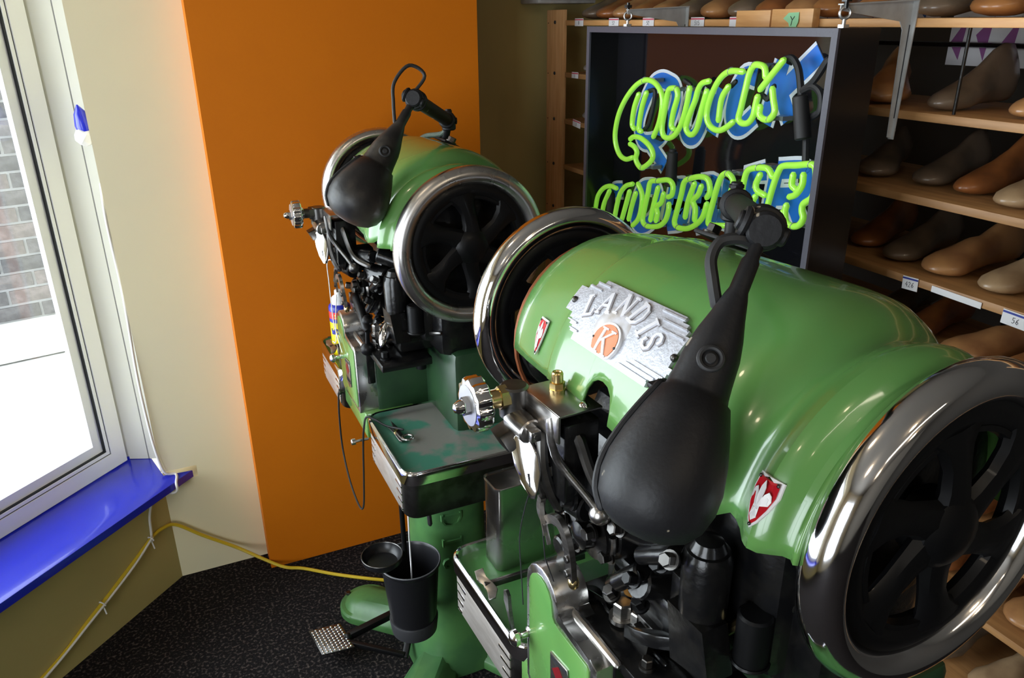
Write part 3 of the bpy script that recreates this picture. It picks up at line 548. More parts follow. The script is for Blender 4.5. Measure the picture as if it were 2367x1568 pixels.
def shield(w, h):      # badge outline (u, v), point down
    return [(-.5 * w, .50 * h), (-.22 * w, .44 * h), (0, .50 * h), (.22 * w, .44 * h), (.5 * w, .50 * h), (.53 * w, .2 * h), (.42 * w, -.1 * h), (.2 * w, -.38 * h), (0, -.52 * h), (-.2 * w, -.38 * h), (-.42 * w, -.1 * h), (-.53 * w, .2 * h)]
LILY_MID = [(0, .46), (.10, .32), (.115, .20), (.075, .03), (.04, -.07), (.13, -.075), (.13, -.125), (.045, -.13), (.05, -.17), (.16, -.30), (.06, -.27), (0, -.40), (-.06, -.27), (-.16, -.30), (-.05, -.17), (-.045, -.13), (-.13, -.125), (-.13, -.075), (-.04, -.07), (-.075, .03), (-.115, .20), (-.10, .32)]
LILY_SIDE = [(.055, -.07), (.095, .06), (.16, .19), (.27, .27), (.38, .22), (.43, .10), (.39, .0), (.34, .05), (.335, .13), (.28, .16), (.215, .09), (.16, -.02), (.115, -.07)]
def on_hood(poly, a0, v0, off, th, rot=0.0, sub=1):
    """flat outline laid on the hood and given thickness"""
    c, s = math.cos(rot), math.sin(rot); P = []
    n = len(poly)
    for i in range(n):
        for j in range(sub):
            t = j / sub; x = poly[i][0] * (1 - t) + poly[(i + 1) % n][0] * t; y = poly[i][1] * (1 - t) + poly[(i + 1) % n][1] * t
            P.append((a0 + x * c - y * s, v0 + x * s + y * c))
    return P
def hood_plate(g, P, off, th, grid=False):
    """thick outline following the hood: strips between left and right borders are triangulated by bmesh"""
    va = [g.bm.verts.new(hood_v(a, v, off)) for a, v in P]; vb = [g.bm.verts.new(hood_v(a, v, off + th)) for a, v in P]; n = len(P)
    f = g.bm.faces.new(vb)
    for i in range(n): g.bm.faces.new((va[i], va[(i + 1) % n], vb[(i + 1) % n], vb[i]))
    bmesh.ops.triangulate(g.bm, faces=[f], ngon_method='EAR_CLIP')
# serif capitals as strokes in a unit box: (points, width)
GLY = {'L': [([(.25, 1), (.25, 0)], .16), ([(.05, 1), (.45, 1)], .07), ([(.05, 0), (.8, 0), (.86, .25)], .08)],
       'A': [([(.5, 1), (.08, 0)], .09), ([(.5, 1), (.88, 0)], .17), ([(.24, .36), (.7, .36)], .08), ([(-.05, 0), (.25, 0)], .07), ([(.72, 0), (1.05, 0)], .07)],
       'N': [([(.15, 0), (.15, 1)], .09), ([(.15, 1), (.85, 0)], .17), ([(.85, 0), (.85, 1)], .09), ([(-.02, 0), (.33, 0)], .07), ([(.68, 1), (1.02, 1)], .07), ([(-.02, 1), (.25, 1)], .07)],
       'D': [([(.2, 0), (.2, 1)], .16), ([(.02, 1), (.45, 1), (.75, .85), (.88, .5), (.75, .15), (.45, 0), (.02, 0)], .10)],
       'I': [([(.5, 0), (.5, 1)], .17), ([(.25, 1), (.75, 1)], .07), ([(.25, 0), (.75, 0)], .07)],
       'S': [([(.8, .74), (.74, .93), (.5, 1), (.27, .92), (.2, .74), (.32, .57), (.62, .46), (.8, .3), (.76, .1), (.52, 0), (.26, .06), (.17, .27)], .12)],
       'K': [([(.2, 0), (.2, 1)], .17), ([(.85, 1), (.2, .42)], .09), ([(.42, .58), (.85, 0)], .17), ([(0, 0), (.42, 0)], .08), ([(0, 1), (.42, 1)], .08), ([(.66, 0), (1.02, 0)], .08), ([(.66, 1), (1.0, 1)], .08)]}
def glyph_quads(ch, place, size, thick, lift, g, bold=1.0):
    """raise the strokes of a capital; place maps (u, v, w) to a point"""
    for pts, wd in GLY[ch]:
        P = []; wd = wd * bold
        for i in range(len(pts) - 1):
            for j in range(2): P.append((pts[i][0] + (pts[i + 1][0] - pts[i][0]) * j / 2, pts[i][1] + (pts[i + 1][1] - pts[i][1]) * j / 2))
        P.append(pts[-1]); n = len(P); rings = []
        for i in range(n):
            a = P[max(i - 1, 0)]; b = P[min(i + 1, n - 1)]; dx, dy = b[0] - a[0], b[1] - a[1]; l = math.hypot(dx, dy) or 1; nx, ny = -dy / l * wd / 2, dx / l * wd / 2
            u, v = P[i]
            rings.append([place((u + nx - .5) * size * .85, (v + ny - .5) * size, lift), place((u - nx - .5) * size * .85, (v - ny - .5) * size, lift),
                          place((u - nx * .8 - .5) * size * .85, (v - ny * .8 - .5) * size, lift + thick), place((u + nx * .8 - .5) * size * .85, (v + ny * .8 - .5) * size, lift + thick)])
        g.rings(rings)
def badge(par, place, w, h, name='shield_badge', label='red shield badge with a white lily'):
    """place(u, v, lift)"""
    def lay(poly, z0, z1, mt, nm, pr):
        g = G(True); A = [place(u, v, z0) for u, v in poly]; B = [place(u, v, z1) for u, v in poly]
        va = [g.bm.verts.new(p) for p in A]; vb = [g.bm.verts.new(p) for p in B]; n = len(A); f = g.bm.faces.new(vb)
        for i in range(n): g.bm.faces.new((va[i], va[(i + 1) % n], vb[(i + 1) % n], vb[i]))
        bmesh.ops.triangulate(g.bm, faces=[f], ngon_method='EAR_CLIP'); return g.build(nm, mt, pr)
    S = shield(w, h); o = lay(S, 0, .0022, WHITE, name, par); o['label'] = label
    lay([(u * .86, v * .88) for u, v in S], .0022, .0028, RED, 'red_field', o)
    lay([(u * w * .95, v * h * .92) for u, v in LILY_MID], .0028, .0036, WHITE, 'lily_petal', o)
    for q in (-1, 1): lay([(q * u * w * .95, v * h * .92) for u, v in LILY_SIDE], .0028, .0036, WHITE, 'lily_petal', o)
    for u, v in ((-.40 * w, .42 * h), (.40 * w, .42 * h), (0, -.44 * h)): G(True).ball(place(u, v, .003), w * .055, 8).build('rivet', STEELD, o)
    return o

def flywheel(root, a, rimm, right):
    g = G(True); g.torus((a, 0, 1.426), (1, 0, 0), .1125, .006, n=48, k=6, rz=.010)
    web = g.build('flywheel', IRONM, root); web['label'] = 'flywheel on the %s end of the shaft' % ('tray-side' if right else 'far')
    G(True).torus((a, 0, 1.426), (1, 0, 0), .1605, .0205, n=96, k=20, rz=.0235).build('rim', rimm, web)
    g = G(True); c = V((a, 0, 1.426)); g.torus(c, (1, 0, 0), .128, .017, n=64, k=10, rz=.012); g.build('rim_web', IRONM, web)
    g = G(True); g.lathe((a - .03, 0, 1.426), (1, 0, 0), [(.026, 0), (.036, .005), (.040, .018), (.040, .042), (.030, .050), (.014, .054)], 24); g.build('hub', IRONM, web)
    for k in range(6):
        t = R(20 + 60 * k); d = V((0, math.cos(t), math.sin(t))); e = V((0, -math.sin(t), math.cos(t)))
        g = G(True); rr = []
        for f, wd, th in ((.026, .026, .013), (.05, .020, .011), (.075, .0185, .010), (.098, .024, .010), (.112, .036, .010), (.122, .05, .009)):
            p = c + d * f + e * .010 * math.sin(f / .12 * 3.14) + V((.004, 0, 0)); x = V((1, 0, 0))
            rr.append([p + e * wd * math.cos(q * math.pi / 4) + x * th * math.sin(q * math.pi / 4) for q in range(8)])
        g.rings(rr); g.build('spoke', IRONM, web)
    return web

def rrect(a0, a1, b0, b1, r, c, n=5):
    P = []
    for ca, cb, t0 in ((a1 - r, b1 - r, 0), (a0 + r, b1 - r, 90), (a0 + r, b0 + r, 180), (a1 - r, b0 + r, 270)):
        for k in range(n + 1):
            t = R(t0 + 90 * k / n); P.append((ca + r * math.cos(t), cb + r * math.sin(t), c))
    return P
def tray(root, a0, a1, floor_mat, label):
    b0, b1, c1, r = -.095, .230, .958, .035
    g = G(True)
    prof = [(.0, .925), (-.001, .952), (.0005, .957), (.004, .9595), (.0075, .957), (.008, .950), (.009, .938)]
    rings = [rrect(a0 + i, a1 - i, b0 + i, b1 - i, r - i * .6, c) for i, c in prof]
    g.rings(rings, cap=False)
    t = g.build('spool_tray', CHROME, root, smooth=50); t['label'] = label
    g = G(True); P = rrect(a0 + .002, a1 - .002, b0 + .002, b1 - .002, r, .934); g.prism(P, (0, 0, .006)); g.build('tray_floor', floor_mat, t)
    g = G(True); g.rings([rrect(a0 + i, a1 - i, b0 + i, b1 - i, r - i * .6, c) for i, c in ((.004, .930), (.004, .838), (.007, .834), (.010, .838), (.010, .930))], cap=False)
    g.build('apron', STEELD, t, smooth=50)
    G(True).box(((a0 + a1) / 2, b1 - .0028, .882), (a1 - a0 - 2 * r - .005, .0035, .078), bev=.001).build('apron_panel', mat('satin_panel', (.62, .57, .53), .38, .75, col2=(.52, .47, .43), scale=20, stretch=(1, 1, 5)), t)
    for e0, sgn in ((a0 + r * 1.05, 1), (a1 - r * 1.05, -1)):
        for k in range(4):
            ln = .042 - .007 * k
            G(True).bar((e0, b1 - .0035, .908 - .020 * k), (e0 + sgn * ln, b1 - .0025, .908 - .020 * k), .0050, .006, bev=.0012).build('speed_line', CHROME, t)
    return t

def bolt_part(root, p, d, r, h, mt, name='hex_bolt'): return G(True).hexbolt(p, d, r, h).build(name, mt, root)

def machine(loc, rz, label, near):
    root = thing('stitching_machine', label, 'sewing machine', (loc[0], loc[1], 0), R(rz), 'pedestal stitching machines')
    rimm = CHROME if near else SATIN
    # pedestal and base
    g = G(True); prof = [(.172, .0), (.172, .02), (.165, .06), (.155, .11), (.142, .19), (.133, .30), (.127, .42), (.124, .60), (.132, .72), (.15, .80), (.165, .86)]
    rings = []
    for r, h in prof:
        q = 3.2 if h < .1 else 2.6
        rings.append([(.03 + r * math.copysign(abs(math.cos(t)) ** (2 / q), math.cos(t)), -.02 + .88 * r * math.copysign(abs(math.sin(t)) ** (2 / q), math.sin(t)), h) for t in [2 * math.pi * k / 40 for k in range(40)]])
    g.rings(rings); ped = g.build('pedestal', GREEN_OLD if not near else GREEN, root, smooth=60)
    for sa, sb_ in ((-1, 1), (1, 1), (1, -1), (-1, -1)):
        g = G(True); cx_, cy_ = .03 + sa * .262, -.02 + sb_ * .215; ang = math.atan2(cy_ + .02, cx_ - .03); rg = []
        for gr, h in ((0, 0), (0, .020), (.006, .027), (.018, .028), (.034, .046), (.06, .056)):
            pts = []
            for k in range(21):
                t = ang - math.pi / 2 + math.pi * k / 20; pts.append((cx_ + (.092 - gr) * math.cos(t), cy_ + (.092 - gr) * math.sin(t), h))
            c_, s_ = math.cos(ang), math.sin(ang); w_ = .066 - gr * .6
            pts += [(.03 + .10 * c_ - w_ * s_, -.02 + .10 * s_ + w_ * c_, h + gr * .6), (.03 + .10 * c_ + w_ * s_, -.02 + .10 * s_ - w_ * c_, h + gr * .6)]
            rg.append(pts)
        g.rings(rg); f = g.build('foot', GREEN_OLD, root); G(True).hexbolt((cx_ + sa * .062, cy_ + sb_ * .05, .024), (0, 0, 1), .009, .012).build('floor_bolt', STEELD, f)
    for k, ch in enumerate('LANDIS'):
        zc = .78 - .075 * k
        g = G(True); glyph_quads(ch, lambda u, v, w_: (.160 + w_, .005 + v, zc - u), .056, .009, -.009, g, 1.3)
        g.build('column_letter', GREEN_OLD, ped)
    # body under the hood
    g = G(True); g.box((.0, .035, .975), (.22, .29, .25), bev=.012); g.box((.18, -.06, .98), (.30, .20, .34), bev=.02); g.box((-.15, -.07, 1.0), (.2, .16, .3), bev=.02)
    g.build('body', GREEN_DARK, root)
    g = G(True); g.box((-.012, .150, .893), (.26, .135, .075), bev=.006); g.build('lower_box', GREEN, root)
    g = G(True); g.box((.06, -.02, 1.25), (.50, .17, .24), bev=.03); g.box((.09, .07, 1.16), (.22, .13, .08), bev=.012); g.cyl((-.30, 0, 1.426), (.385, 0, 1.426), .022, n=16)
    g.box((.16, .03, 1.28), (.20, .12, .24), bev=.02); g.box((-.1, .06, 1.24), (.14, .1, .2), bev=.02)
    g.lathe((-.30, 0, 1.426), (1, 0, 0), [(.125, 0), (.135, .006), (.135, .02), (.12, .03)], 32)
    g.lathe((.292, 0, 1.426), (1, 0, 0), [(.10, 0), (.13, .006), (.13, .03), (.10, .036)], 32)
    g.build('head_casting', IRON, root)
    G(True).torus((-.283, -.005, 1.415), (1, 0, 0), .149, .004, n=40, k=6).build('copper_band', mat('rusty_band', (.26, .08, .03), .4, .4), root)
    # rear guard and tank
    g = G(True); g.box((.235, -.105, 1.01), (.25, .008, .25), bev=.003); gd = g.build('belt_guard', GREEN, root)
    for k in range(3): G(True).box((.165 + .022 * k, -.098, .985), (.006, .006, .03), bev=.001).build('slot', WHITE, gd)
    badge(root, lambda u, v, l: (.18 + u, -.1008 + l, 1.075 + v), .032, .062, label='small red badge on the belt guard')
    # hood
    A = sorted(set([a for a, _ in RHO] + [a for a, _ in CBOT if -.28 < a < .345] + [-.12, -.08, -.03, .03, .09, .15, .19]))
    g = G(True); rings = []
    for a in A:
        rho = interp(RHO, a); cb = interp(CBOT, a); th0 = math.asin(max(-.9, min(.9, (cb - HC) / rho))); th1 = R(188)
        rings.append([hood_pt(a, th0 + (th1 - th0) * k / 40) for k in range(41)])
    g.rings(rings, wrap=False, cap=False)
    hood = g.build('hood', GREEN, root, smooth=30)
    sol = hood.modifiers.new('thickness', 'SOLIDIFY'); sol.thickness = .005; sol.offset = -1 if True else 1
    hood['label'] = 'green rounded hood over the shaft'
    # nameplate with stepped ends
    g = G(True)
    for v0, v1, aL, aR in ((.183, .191, -.067, .100), (.177, .183, -.080, .112), (.170, .177, -.090, .119), (.131, .170, -.110, .126), (.124, .131, -.088, .133), (.116, .124, -.081, .130), (.108, .116, -.073, .121), (.099, .108, -.062, .107)):
        n = max(1, round((v1 - v0) / .008)); na = 8
        rr = []
        for i in range(n + 1):
            v = v0 + (v1 - v0) * i / n
            lo = [hood_v(aL + (aR - aL) * k / na, v, -.001) for k in range(na + 1)]; hi = [hood_v(aL + (aR - aL) * k / na, v, .0045) for k in range(na + 1)]
            rr.append(lo + hi[::-1])
        g.rings(rr)
    npl = g.build('nameplate', ALU, root); npl['label'] = 'cast aluminium nameplate with stepped ends'
    for v, a0, a1 in ((.186, .060, .103), (.176, .072, .117), (.165, .078, .122), (.112, .060, .117), (.106, .050, .108), (.118, .072, .129), (.183, -.078, -.050), (.174, -.088, -.060), (.121, -.086, -.064), (.112, -.074, -.054)):
        g = G(True); n = 5; rings = []
        for i in range(n):
            a = a0 + (a1 - a0) * i / (n - 1); rings.append([hood_v(a, v - .0014, .004), hood_v(a, v + .0014, .004), hood_v(a, v + .0009, .0068), hood_v(a, v - .0009, .0068)])
        g.rings(rings).build('ridge', ALU, npl)
    g = G(True)
    ring = [[hood_v(.003 + r * 1.05 * math.cos(t), .137 + r * math.sin(t), h) for t in [2 * math.pi * k / 28 for k in range(28)]] for r, h in ((.034, .0035), (.031, .0048), (.024, .0058), (.012, .0064), (.001, .0066))]
    g.rings(ring, cap=False); g.build('dome', mat('tarnished_aluminium', (.60, .60, .64), .45, .4, col2=(.42, .38, .34), scale=60, thr=(.35, .7)), npl)
    for ch, a0, v0, rt in (('L', -.058, .151, 26), ('A', -.032, .163, 17), ('N', .002, .1705, 2), ('D', .034, .168, -12), ('I', .060, .158, -28), ('S', .081, .147, -44)):
        g = G(True); cr, sr = math.cos(R(rt)), math.sin(R(rt))
        glyph_quads(ch, lambda u, v, w_: hood_v(a0 + (u + v * .12) * cr - v * sr, v0 + (u + v * .12) * sr + v * cr, w_), .0285, .0030, .0046, g, 1.5)
        g.build('raised_letter', mat('bright_letter_metal', (.72, .72, .76), .4, .3), npl)
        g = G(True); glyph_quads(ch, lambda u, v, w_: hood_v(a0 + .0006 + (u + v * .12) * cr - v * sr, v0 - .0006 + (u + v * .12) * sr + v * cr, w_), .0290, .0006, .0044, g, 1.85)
        g.build('letter_shadow', mat('letter_shadow_tone', (.20, .18, .18), .6, .3), npl)  # dark, wider copy of each letter: its shadow painted onto the plate
    em = [(math.cos(t) * .027, .002 + math.sin(t) * .023) for t in [math.pi * k / 12 for k in range(13)]] + [(-.026, -.006), (-.021, -.015), (-.013, -.018), (.013, -.018), (.021, -.015), (.026, -.006)]
    g = G(True); hood_plate(g, [(.010 + u, .119 + v) for u, v in em], .0045, .0046); e = g.build('emblem', WHITE, root); e['label'] = 'white and orange emblem with a letter K'
    g = G(True); hood_plate(g, [(.010 + u * .88, .119 + v * .88) for u, v in em], .0091, .0008); g.build('orange_field', ORANGEE, e)
    g = G(True); glyph_quads('K', lambda u, v, w_: hood_v(.010 + u * 1.15, .119 + v, w_), .030, .0014, .0096, g); g.build('letter', WHITE, e)
    for a_, v_, r_ in ((-.100, .147, .005), (-.0135, .118, .0018), (.0335, .118, .0018), (.126, .143, .005)): G(True).ball(hood_v(a_, v_, .0045 if r_ > .003 else .0095), r_, 8).build('plate_screw', STEELD, npl)
    badge(root, lambda u, v, l: hood_v(-.146 + u * .8 + v * -.05, .074 + v, l + .0022), .030, .056, label='red shield badge on the far end of the hood')
    if near: badge(root, lambda u, v, l: hood_v(.306 + u * .8, .074 + v, l + .0022), .034, .056, label='red shield badge on the belt-side end of the hood')
    # flywheels
    flywheel(root, -.363, rimm, False); flywheel(root, .363, rimm, True)
    # trays
    tray(root, -.41, -.112, TRAYG, 'spool tray on the far side of the wax pot'); tray(root, .168, .50, TRAYW if not near else TRAYG, 'spool tray on the tension side of the wax pot')
    # wax pot with arched front door
    out = []
    for i in range(9):
        t = R(180 - 22.5 * i); out.append((-.0435 + .0465 * math.cos(t), 1.125 + .046 * math.sin(t)))
    out += [(.005, 1.126), (.010, 1.121), (.020, 1.118), (.088, 1.117), (.103, 1.108), (.105, .935), (.098, .926), (-.083, .926), (-.090, .935)]
    g = G(True); g.prism([(a, .176, c) for a, c in out], (0, .052, 0), bev=.003); wp = g.build('wax_pot', mat('polished_frame', (.66, .65, .64), .2, 1.0, rough2=.34, scale=22), root); wp['label'] = 'wax pot housing with arched steel edge'
    inn = []
    for i in range(9):
        t = R(180 - 22.5 * i); inn.append((-.0435 + .034 * math.cos(t), 1.123 + .034 * math.sin(t)))
    inn += [(-.0085, 1.112), (-.002, 1.106), (.010, 1.104), (.084, 1.103), (.090, 1.098), (.091, .945), (.086, .939), (-.072, .939), (-.0775, .945)]
    g = G(True); g.prism([(a, .2275, c) for a, c in inn], (0, .0028, 0), bev=.001); dr = g.build('door', GREEN, wp)
    g = G(True); g.lathe((-.083, .228, 1.021), (0, 1, 0), [(.010, 0), (.006, .003), (.0055, .012), (.008, .016), (.013, .020), (.013, .027), (.009, .031), (.002, .033)], 16); g.build('knob', CHROME, wp)
    bd = [(-.026, .030), (.022, .036), (.026, .018), (.024, -.040), (.0, -.050), (-.024, -.040)]
    g = G(True); g.prism([(.018 + u, .2305, 1.020 + v) for u, v in bd], (0, .0025, 0), bev=.0006); b_ = g.build('diamond_badge', STEEL, root); b_['label'] = 'steel badge with a maroon diamond'
    g = G(True); g.prism([(.018 + u, .2332, 1.026 + v) for u, v in ((0, .018), (.0185, 0), (0, -.016), (-.0185, 0))], (0, .0006, 0)); g.build('maroon_field', DARKRED, b_)
    g = G(True); g.prism([(.018 + u, .2332, 1.020 + v) for u, v in ((-.0235, .027), (.020, .033), (.0235, .027), (-.0225, .021))], (0, .0006, 0)); g.build('black_band', BLACKP, b_)
    g = G(True)
    for k, ch in enumerate('LANDIS'): glyph_quads(ch, lambda u, v, w_: (.018 - .0185 + .0074 * k + u * .75, .2332 + w_, .993 + v), .0105, .0007, .0, g)
    g.build('badge_lettering', BLACKP, b_)
    # black deck with a steel rail behind the door
    g = G(True); g.box((.100, .130, 1.108), (.29, .13, .020), bev=.003); g.box((.055, .190, 1.06), (.105, .020, .10), bev=.003); g.build('deck', IRON, root)
    G(True).tube([(-.045, .202, 1.121), (.115, .202, 1.119)], .0058, smooth=False).build('deck_rail', STEEL, root)
    G(True).tube([(-.035, .165, 1.120), (.01, .155, 1.124), (.03, .16, 1.124), (.07, .150, 1.124), (.145, .148, 1.122)], .0035).build('oil_ridge', IRON, root)
    g = G(True); g.lathe((-.017, .160, 1.117), (0, 0, 1), [(.017, 0), (.017, .004), (.014, .006), (.001, .006)], 18); g.box((-.017, .160, 1.1232), (.024, .0025, .001)); g.build('slotted_screw', IRONM, root)
    bolt_part(root, (.135, .170, 1.118), (0, 0, 1), .008, .016, STEELD); bolt_part(root, (.205, .175, 1.118), (0, 0, 1), .010, .018, IRONM); bolt_part(root, (.049, .150, 1.122), (0, 0, 1), .014, .030, STEEL); bolt_part(root, (.070, .139, 1.12), (0, 0, 1), .011, .026, STEEL)
    g = G(True); g.lathe((.036, .120, 1.15), (0, 0, 1), [(.016, 0), (.022, .004), (.022, .018), (.018, .022), (.001, .022)], 20); g.box((.036, .12, 1.173), (.03, .003, .0015)); g.build('oil_cap', mat('varnished_brass', (.30, .14, .03), .3, .8), root)
    G(True).lathe((.02, .125, 1.13), (0, 0, 1), [(.03, 0), (.03, .02), (.022, .03), (.018, .05)], 18).build('boss', IRON, root)
    g = G(True); g.prism([(.075, .165, 1.118), (.10, .168, 1.13), (.135, .160, 1.145), (.165, .13, 1.15), (.185, .08, 1.14), (.12, .06, 1.12)], (0, 0, .022), bev=.004); g.build('cam_plate', IRON, root)
    g = G(True); g.lathe((.182, .130, 1.235), (0, 0, 1), [(.029, 0), (.030, .075), (.026, .088), (.022, .089), (.017, .101), (.008, .105)], 24); g.prism([(.150, .158, 1.235), (.215, .158, 1.235), (.225, .150, 1.16), (.16, .155, 1.15)], (0, -.04, 0), bev=.003); g.build('spring_barrel', IRON, root)
    g = G(True); g.box((.145, .118, 1.215), (.04, .035, .08), bev=.006); g.ball((.15, .138, 1.225), .008, 10); g.ball((.146, .138, 1.20), .006, 8); g.build('rocker_block', IRON, root)
    g = G(True); g.box((.10, .130, 1.135), (.05, .03, .03), bev=.003); g.prism([(.075, .15, 1.115), (.12, .15, 1.115), (.125, .15, 1.145), (.09, .15, 1.15)], (0, .012, 0), bev=.002); g.build('clamp_block', STEELD, root)
    g = G(True); g.torus((.105, .125, 1.085), (0, 1, .2), .012, .006, n=20, k=8); g.cyl((.105, .118, 1.085), (.14, .10, 1.11), .010, n=12); g.build('eyelet', STEEL, root)
    G(True).tube([(.14, .10, 1.124), (.19, .105, 1.19), (.233, .10, 1.252)], .0065, smooth=False).build('push_rod', BRASS if near else STEELD, root)
    g = G(True); g.cyl((.238, .10, 1.185), (.238, .10, 1.26), .021, n=18, bev=.003); g.torus((.238, .10, 1.19), (0, 0, 1), .021, .003, n=20, k=6); g.build('stop_collar', IRONM, root)
    g = G(True); g.tube([(.15, .05, 1.20), (.20, .055, 1.235), (.235, .05, 1.265), (.28, .03, 1.28)], .018, 10); g.ball((.24, .055, 1.268), .024, 12); g.build('elbow', STEELD, root)
    # front work area: cams, levers, needle arm
    g = G(True); g.lathe((.0, .10, 1.245), (0, 1, 0), [(.048, 0), (.050, .03), (.046, .055), (.040, .06), (.040, .075), (.022, .08), (.020, .095), (.006, .10)], 28); g.build('cam_drum', IRON, root)
    G(True).torus((.0, .165, 1.245), (0, 1, 0), .042, .0045, n=28, k=8, a0=.5, a1=4.2).build('cam_ring', STEEL, root)
    for a_, b_0, c_ in ((.022, .185, 1.262), (-.012, .188, 1.222), (.034, .165, 1.225)): bolt_part(root, (a_, b_0, c_), (0, 1, 0), .009, .016, STEELD)
    g = G(True); g.cyl((-.035, .20, 1.30), (.02, .19, 1.30), .022, n=18, bev=.003); g.cyl((-.01, .18, 1.33), (-.01, .205, 1.37), .016, n=6); g.box((.015, .17, 1.33), (.05, .06, .06), bev=.006); g.build('rocker_shaft', IRONM, root)
    bolt_part(root, (-.018, .215, 1.345), (-.3, 1, .2), .012, .020, STEELD); bolt_part(root, (.012, .210, 1.315), (-.3, 1, .2), .011, .018, IRONM)
    # presser arm of curved steel
    g = G(True); Pm = spline([(-.047, .222, 1.290), (-.050, .222, 1.268), (-.034, .224, 1.262), (-.008, .226, 1.280), (.012, .226, 1.283), (.028, .226, 1.268), (.034, .224, 1.240), (.035, .222, 1.208)], 5)
    wds = [.010 + .007 * (i / (len(Pm) - 1)) for i in range(len(Pm))]
    rg = []
    for i, p in enumerate(Pm):
        t = (Pm[min(i + 1, len(Pm) - 1)] - Pm[max(i - 1, 0)]).normalized(); sd = V((0, 1, 0)).cross(t).normalized() * wds[i] / 2
        rg.append([p - sd, p + sd, p + sd + V((0, .008, 0)), p - sd + V((0, .008, 0))])
    g.rings(rg); pa = g.build('presser_arm', STEEL, root)
    for c_ in (1.243, 1.220): G(True).cyl((.034, .230, c_), (.034, .236, c_), .0055, n=12, bev=.001).build('screw_head', STEELD, pa)
    G(True).ball((.037, .224, 1.204), .010, 12, (.9, .8, 1.1)).build('presser_tip', BRASS, pa)
    g = G(True); g.bar((-.045, .228, 1.282), (-.025, .236, 1.262), .006, .006); g.bar((-.04, .23, 1.262), (-.015, .238, 1.252), .005, .007); g.bar((-.028, .232, 1.262), (-.012, .234, 1.236), .005, .005); g.build('wire_clip', STEEL, root)
    # covered needle box
    g = G(True); g.box((-.026, .205, 1.375), (.092, .052, .115), bev=.004); g.build('needle_box', IRON, root)
    g = G(True); g.box((-.028, .2085, 1.447), (.098, .063, .004), bev=.0012); g.box((-.028, .2395, 1.429), (.098, .0035, .038), bev=.001); bl = g.build('box_cover', STEEL, root)
    g = G(True); g.cyl((-.045, .205, 1.449), (-.045, .205, 1.4525), .011, n=16); g.cyl((-.045, .205, 1.452), (-.045, .205, 1.461), .0105, n=6); g.cyl((-.045, .205, 1.461), (-.045, .205, 1.474), .0078, n=14, bev=.001); g.torus((-.045, .205, 1.474), (0, 0, 1), .0058, .0018, n=16, k=6); g.build('oil_fitting', BRASS, bl)
    for a_, b_0 in ((-.064, .190), (.008, .196)): G(True).ball((a_, b_0, 1.449), .0075, 12, (1, 1, .55)).build('dome_screw', CHROME, bl)
    # tension knob, clamp and tube
    kn = G(True); n = 84; prof = [(.0285, .318), (.034, .3165), (.036, .312), (.036, .298), (.033, .295), (.02, .293), (.014, .288)]
    rings = []
    for r, b_0 in prof:
        rings.append([(-.080 + (r * (1 + (.045 if r > .03 else 0) * math.cos(12 * t))) * math.cos(t), b_0, 1.438 + (r * (1 + (.045 if r > .03 else 0) * math.cos(12 * t))) * math.sin(t)) for t in [2 * math.pi * k / n for k in range(n)]])
    kn.rings(rings); kb = kn.build('tension_knob', CHROME, root); kb['label'] = 'scalloped chrome tension knob'
    G(True).lathe((-.080, .3165, 1.438), (0, 1, 0), [(.0275, 0), (.0275, .0022), (.001, .0022)], 32).build('knob_face', mat('brushed_disc', (.66, .66, .68), .3, 1.0), kb)
    g = G(True); g.cyl((-.080, .317, 1.438), (-.080, .326, 1.438), .0125, n=6); g.lathe((-.080, .326, 1.438), (0, 1, 0), [(.0098, 0), (.0095, .005), (.006, .011), (.001, .013)], 16); g.build('cap_nut', CHROME, kb)
    g = G(True); g.cyl((-.080, .296, 1.438), (-.080, .268, 1.438), .013, n=16); g.cyl((-.080, .274, 1.438), (-.080, .262, 1.438), .0165, n=6); g.build('threaded_stud', BRASS if near else STEELD, root)
    g = G(True); g.cyl((-.082, .250, 1.405), (-.082, .250, 1.452), .020, n=20, bev=.003); g.box((-.075, .235, 1.40), (.034, .03, .04), bev=.004); g.prism([(-.085, .262, 1.402), (-.085, .285, 1.392), (-.075, .275, 1.372), (-.065, .25, 1.385)], (.03, 0, 0), bev=.004); g.build('clamp', STEELD, root)
    g = G(True); g.cyl((-.078, .252, 1.407), (-.032, .250, 1.404), .0175, n=22, bev=.002); tb = g.build('clamp_tube', STEEL, root)
    g = G(True); g.box((-.026, .250, 1.4035), (.014, .015, .015), bev=.0015); g.cyl((-.0195, .25, 1.4035), (-.0183, .25, 1.4035), .0035, n=10); g.build('square_nut', STEEL, tb)
    lf = [(0, .0), (.012, -.006), (.0175, -.024), (.0165, -.045), (.010, -.066), (.003, -.080), (-.003, -.080), (-.010, -.062), (-.0155, -.040), (-.015, -.018), (-.008, -.003)]
    g = G(True); g.prism([(-.050 + u * .85 - v * .42, .255 - u * .75, 1.398 + v) for u, v in lf], (.006, .006, 0), bev=.0015); ga = g.build('thread_guide', CHROME, root); ga['label'] = 'leaf shaped chrome thread guide'
    G(True).box((-.0215, .2600, 1.341), (.006, .0025, .018), Euler((0, -.3, 0)), bev=.0005).build('eye_slot', BLACKP, ga)
    g = G(True); g.tube([(-.032, .235, 1.40), (-.020, .24, 1.36), (-.010, .235, 1.325), (-.004, .225, 1.30)], .008, 8); g.build('guide_link', STEELD, root)
    g = G(True); rgs = []
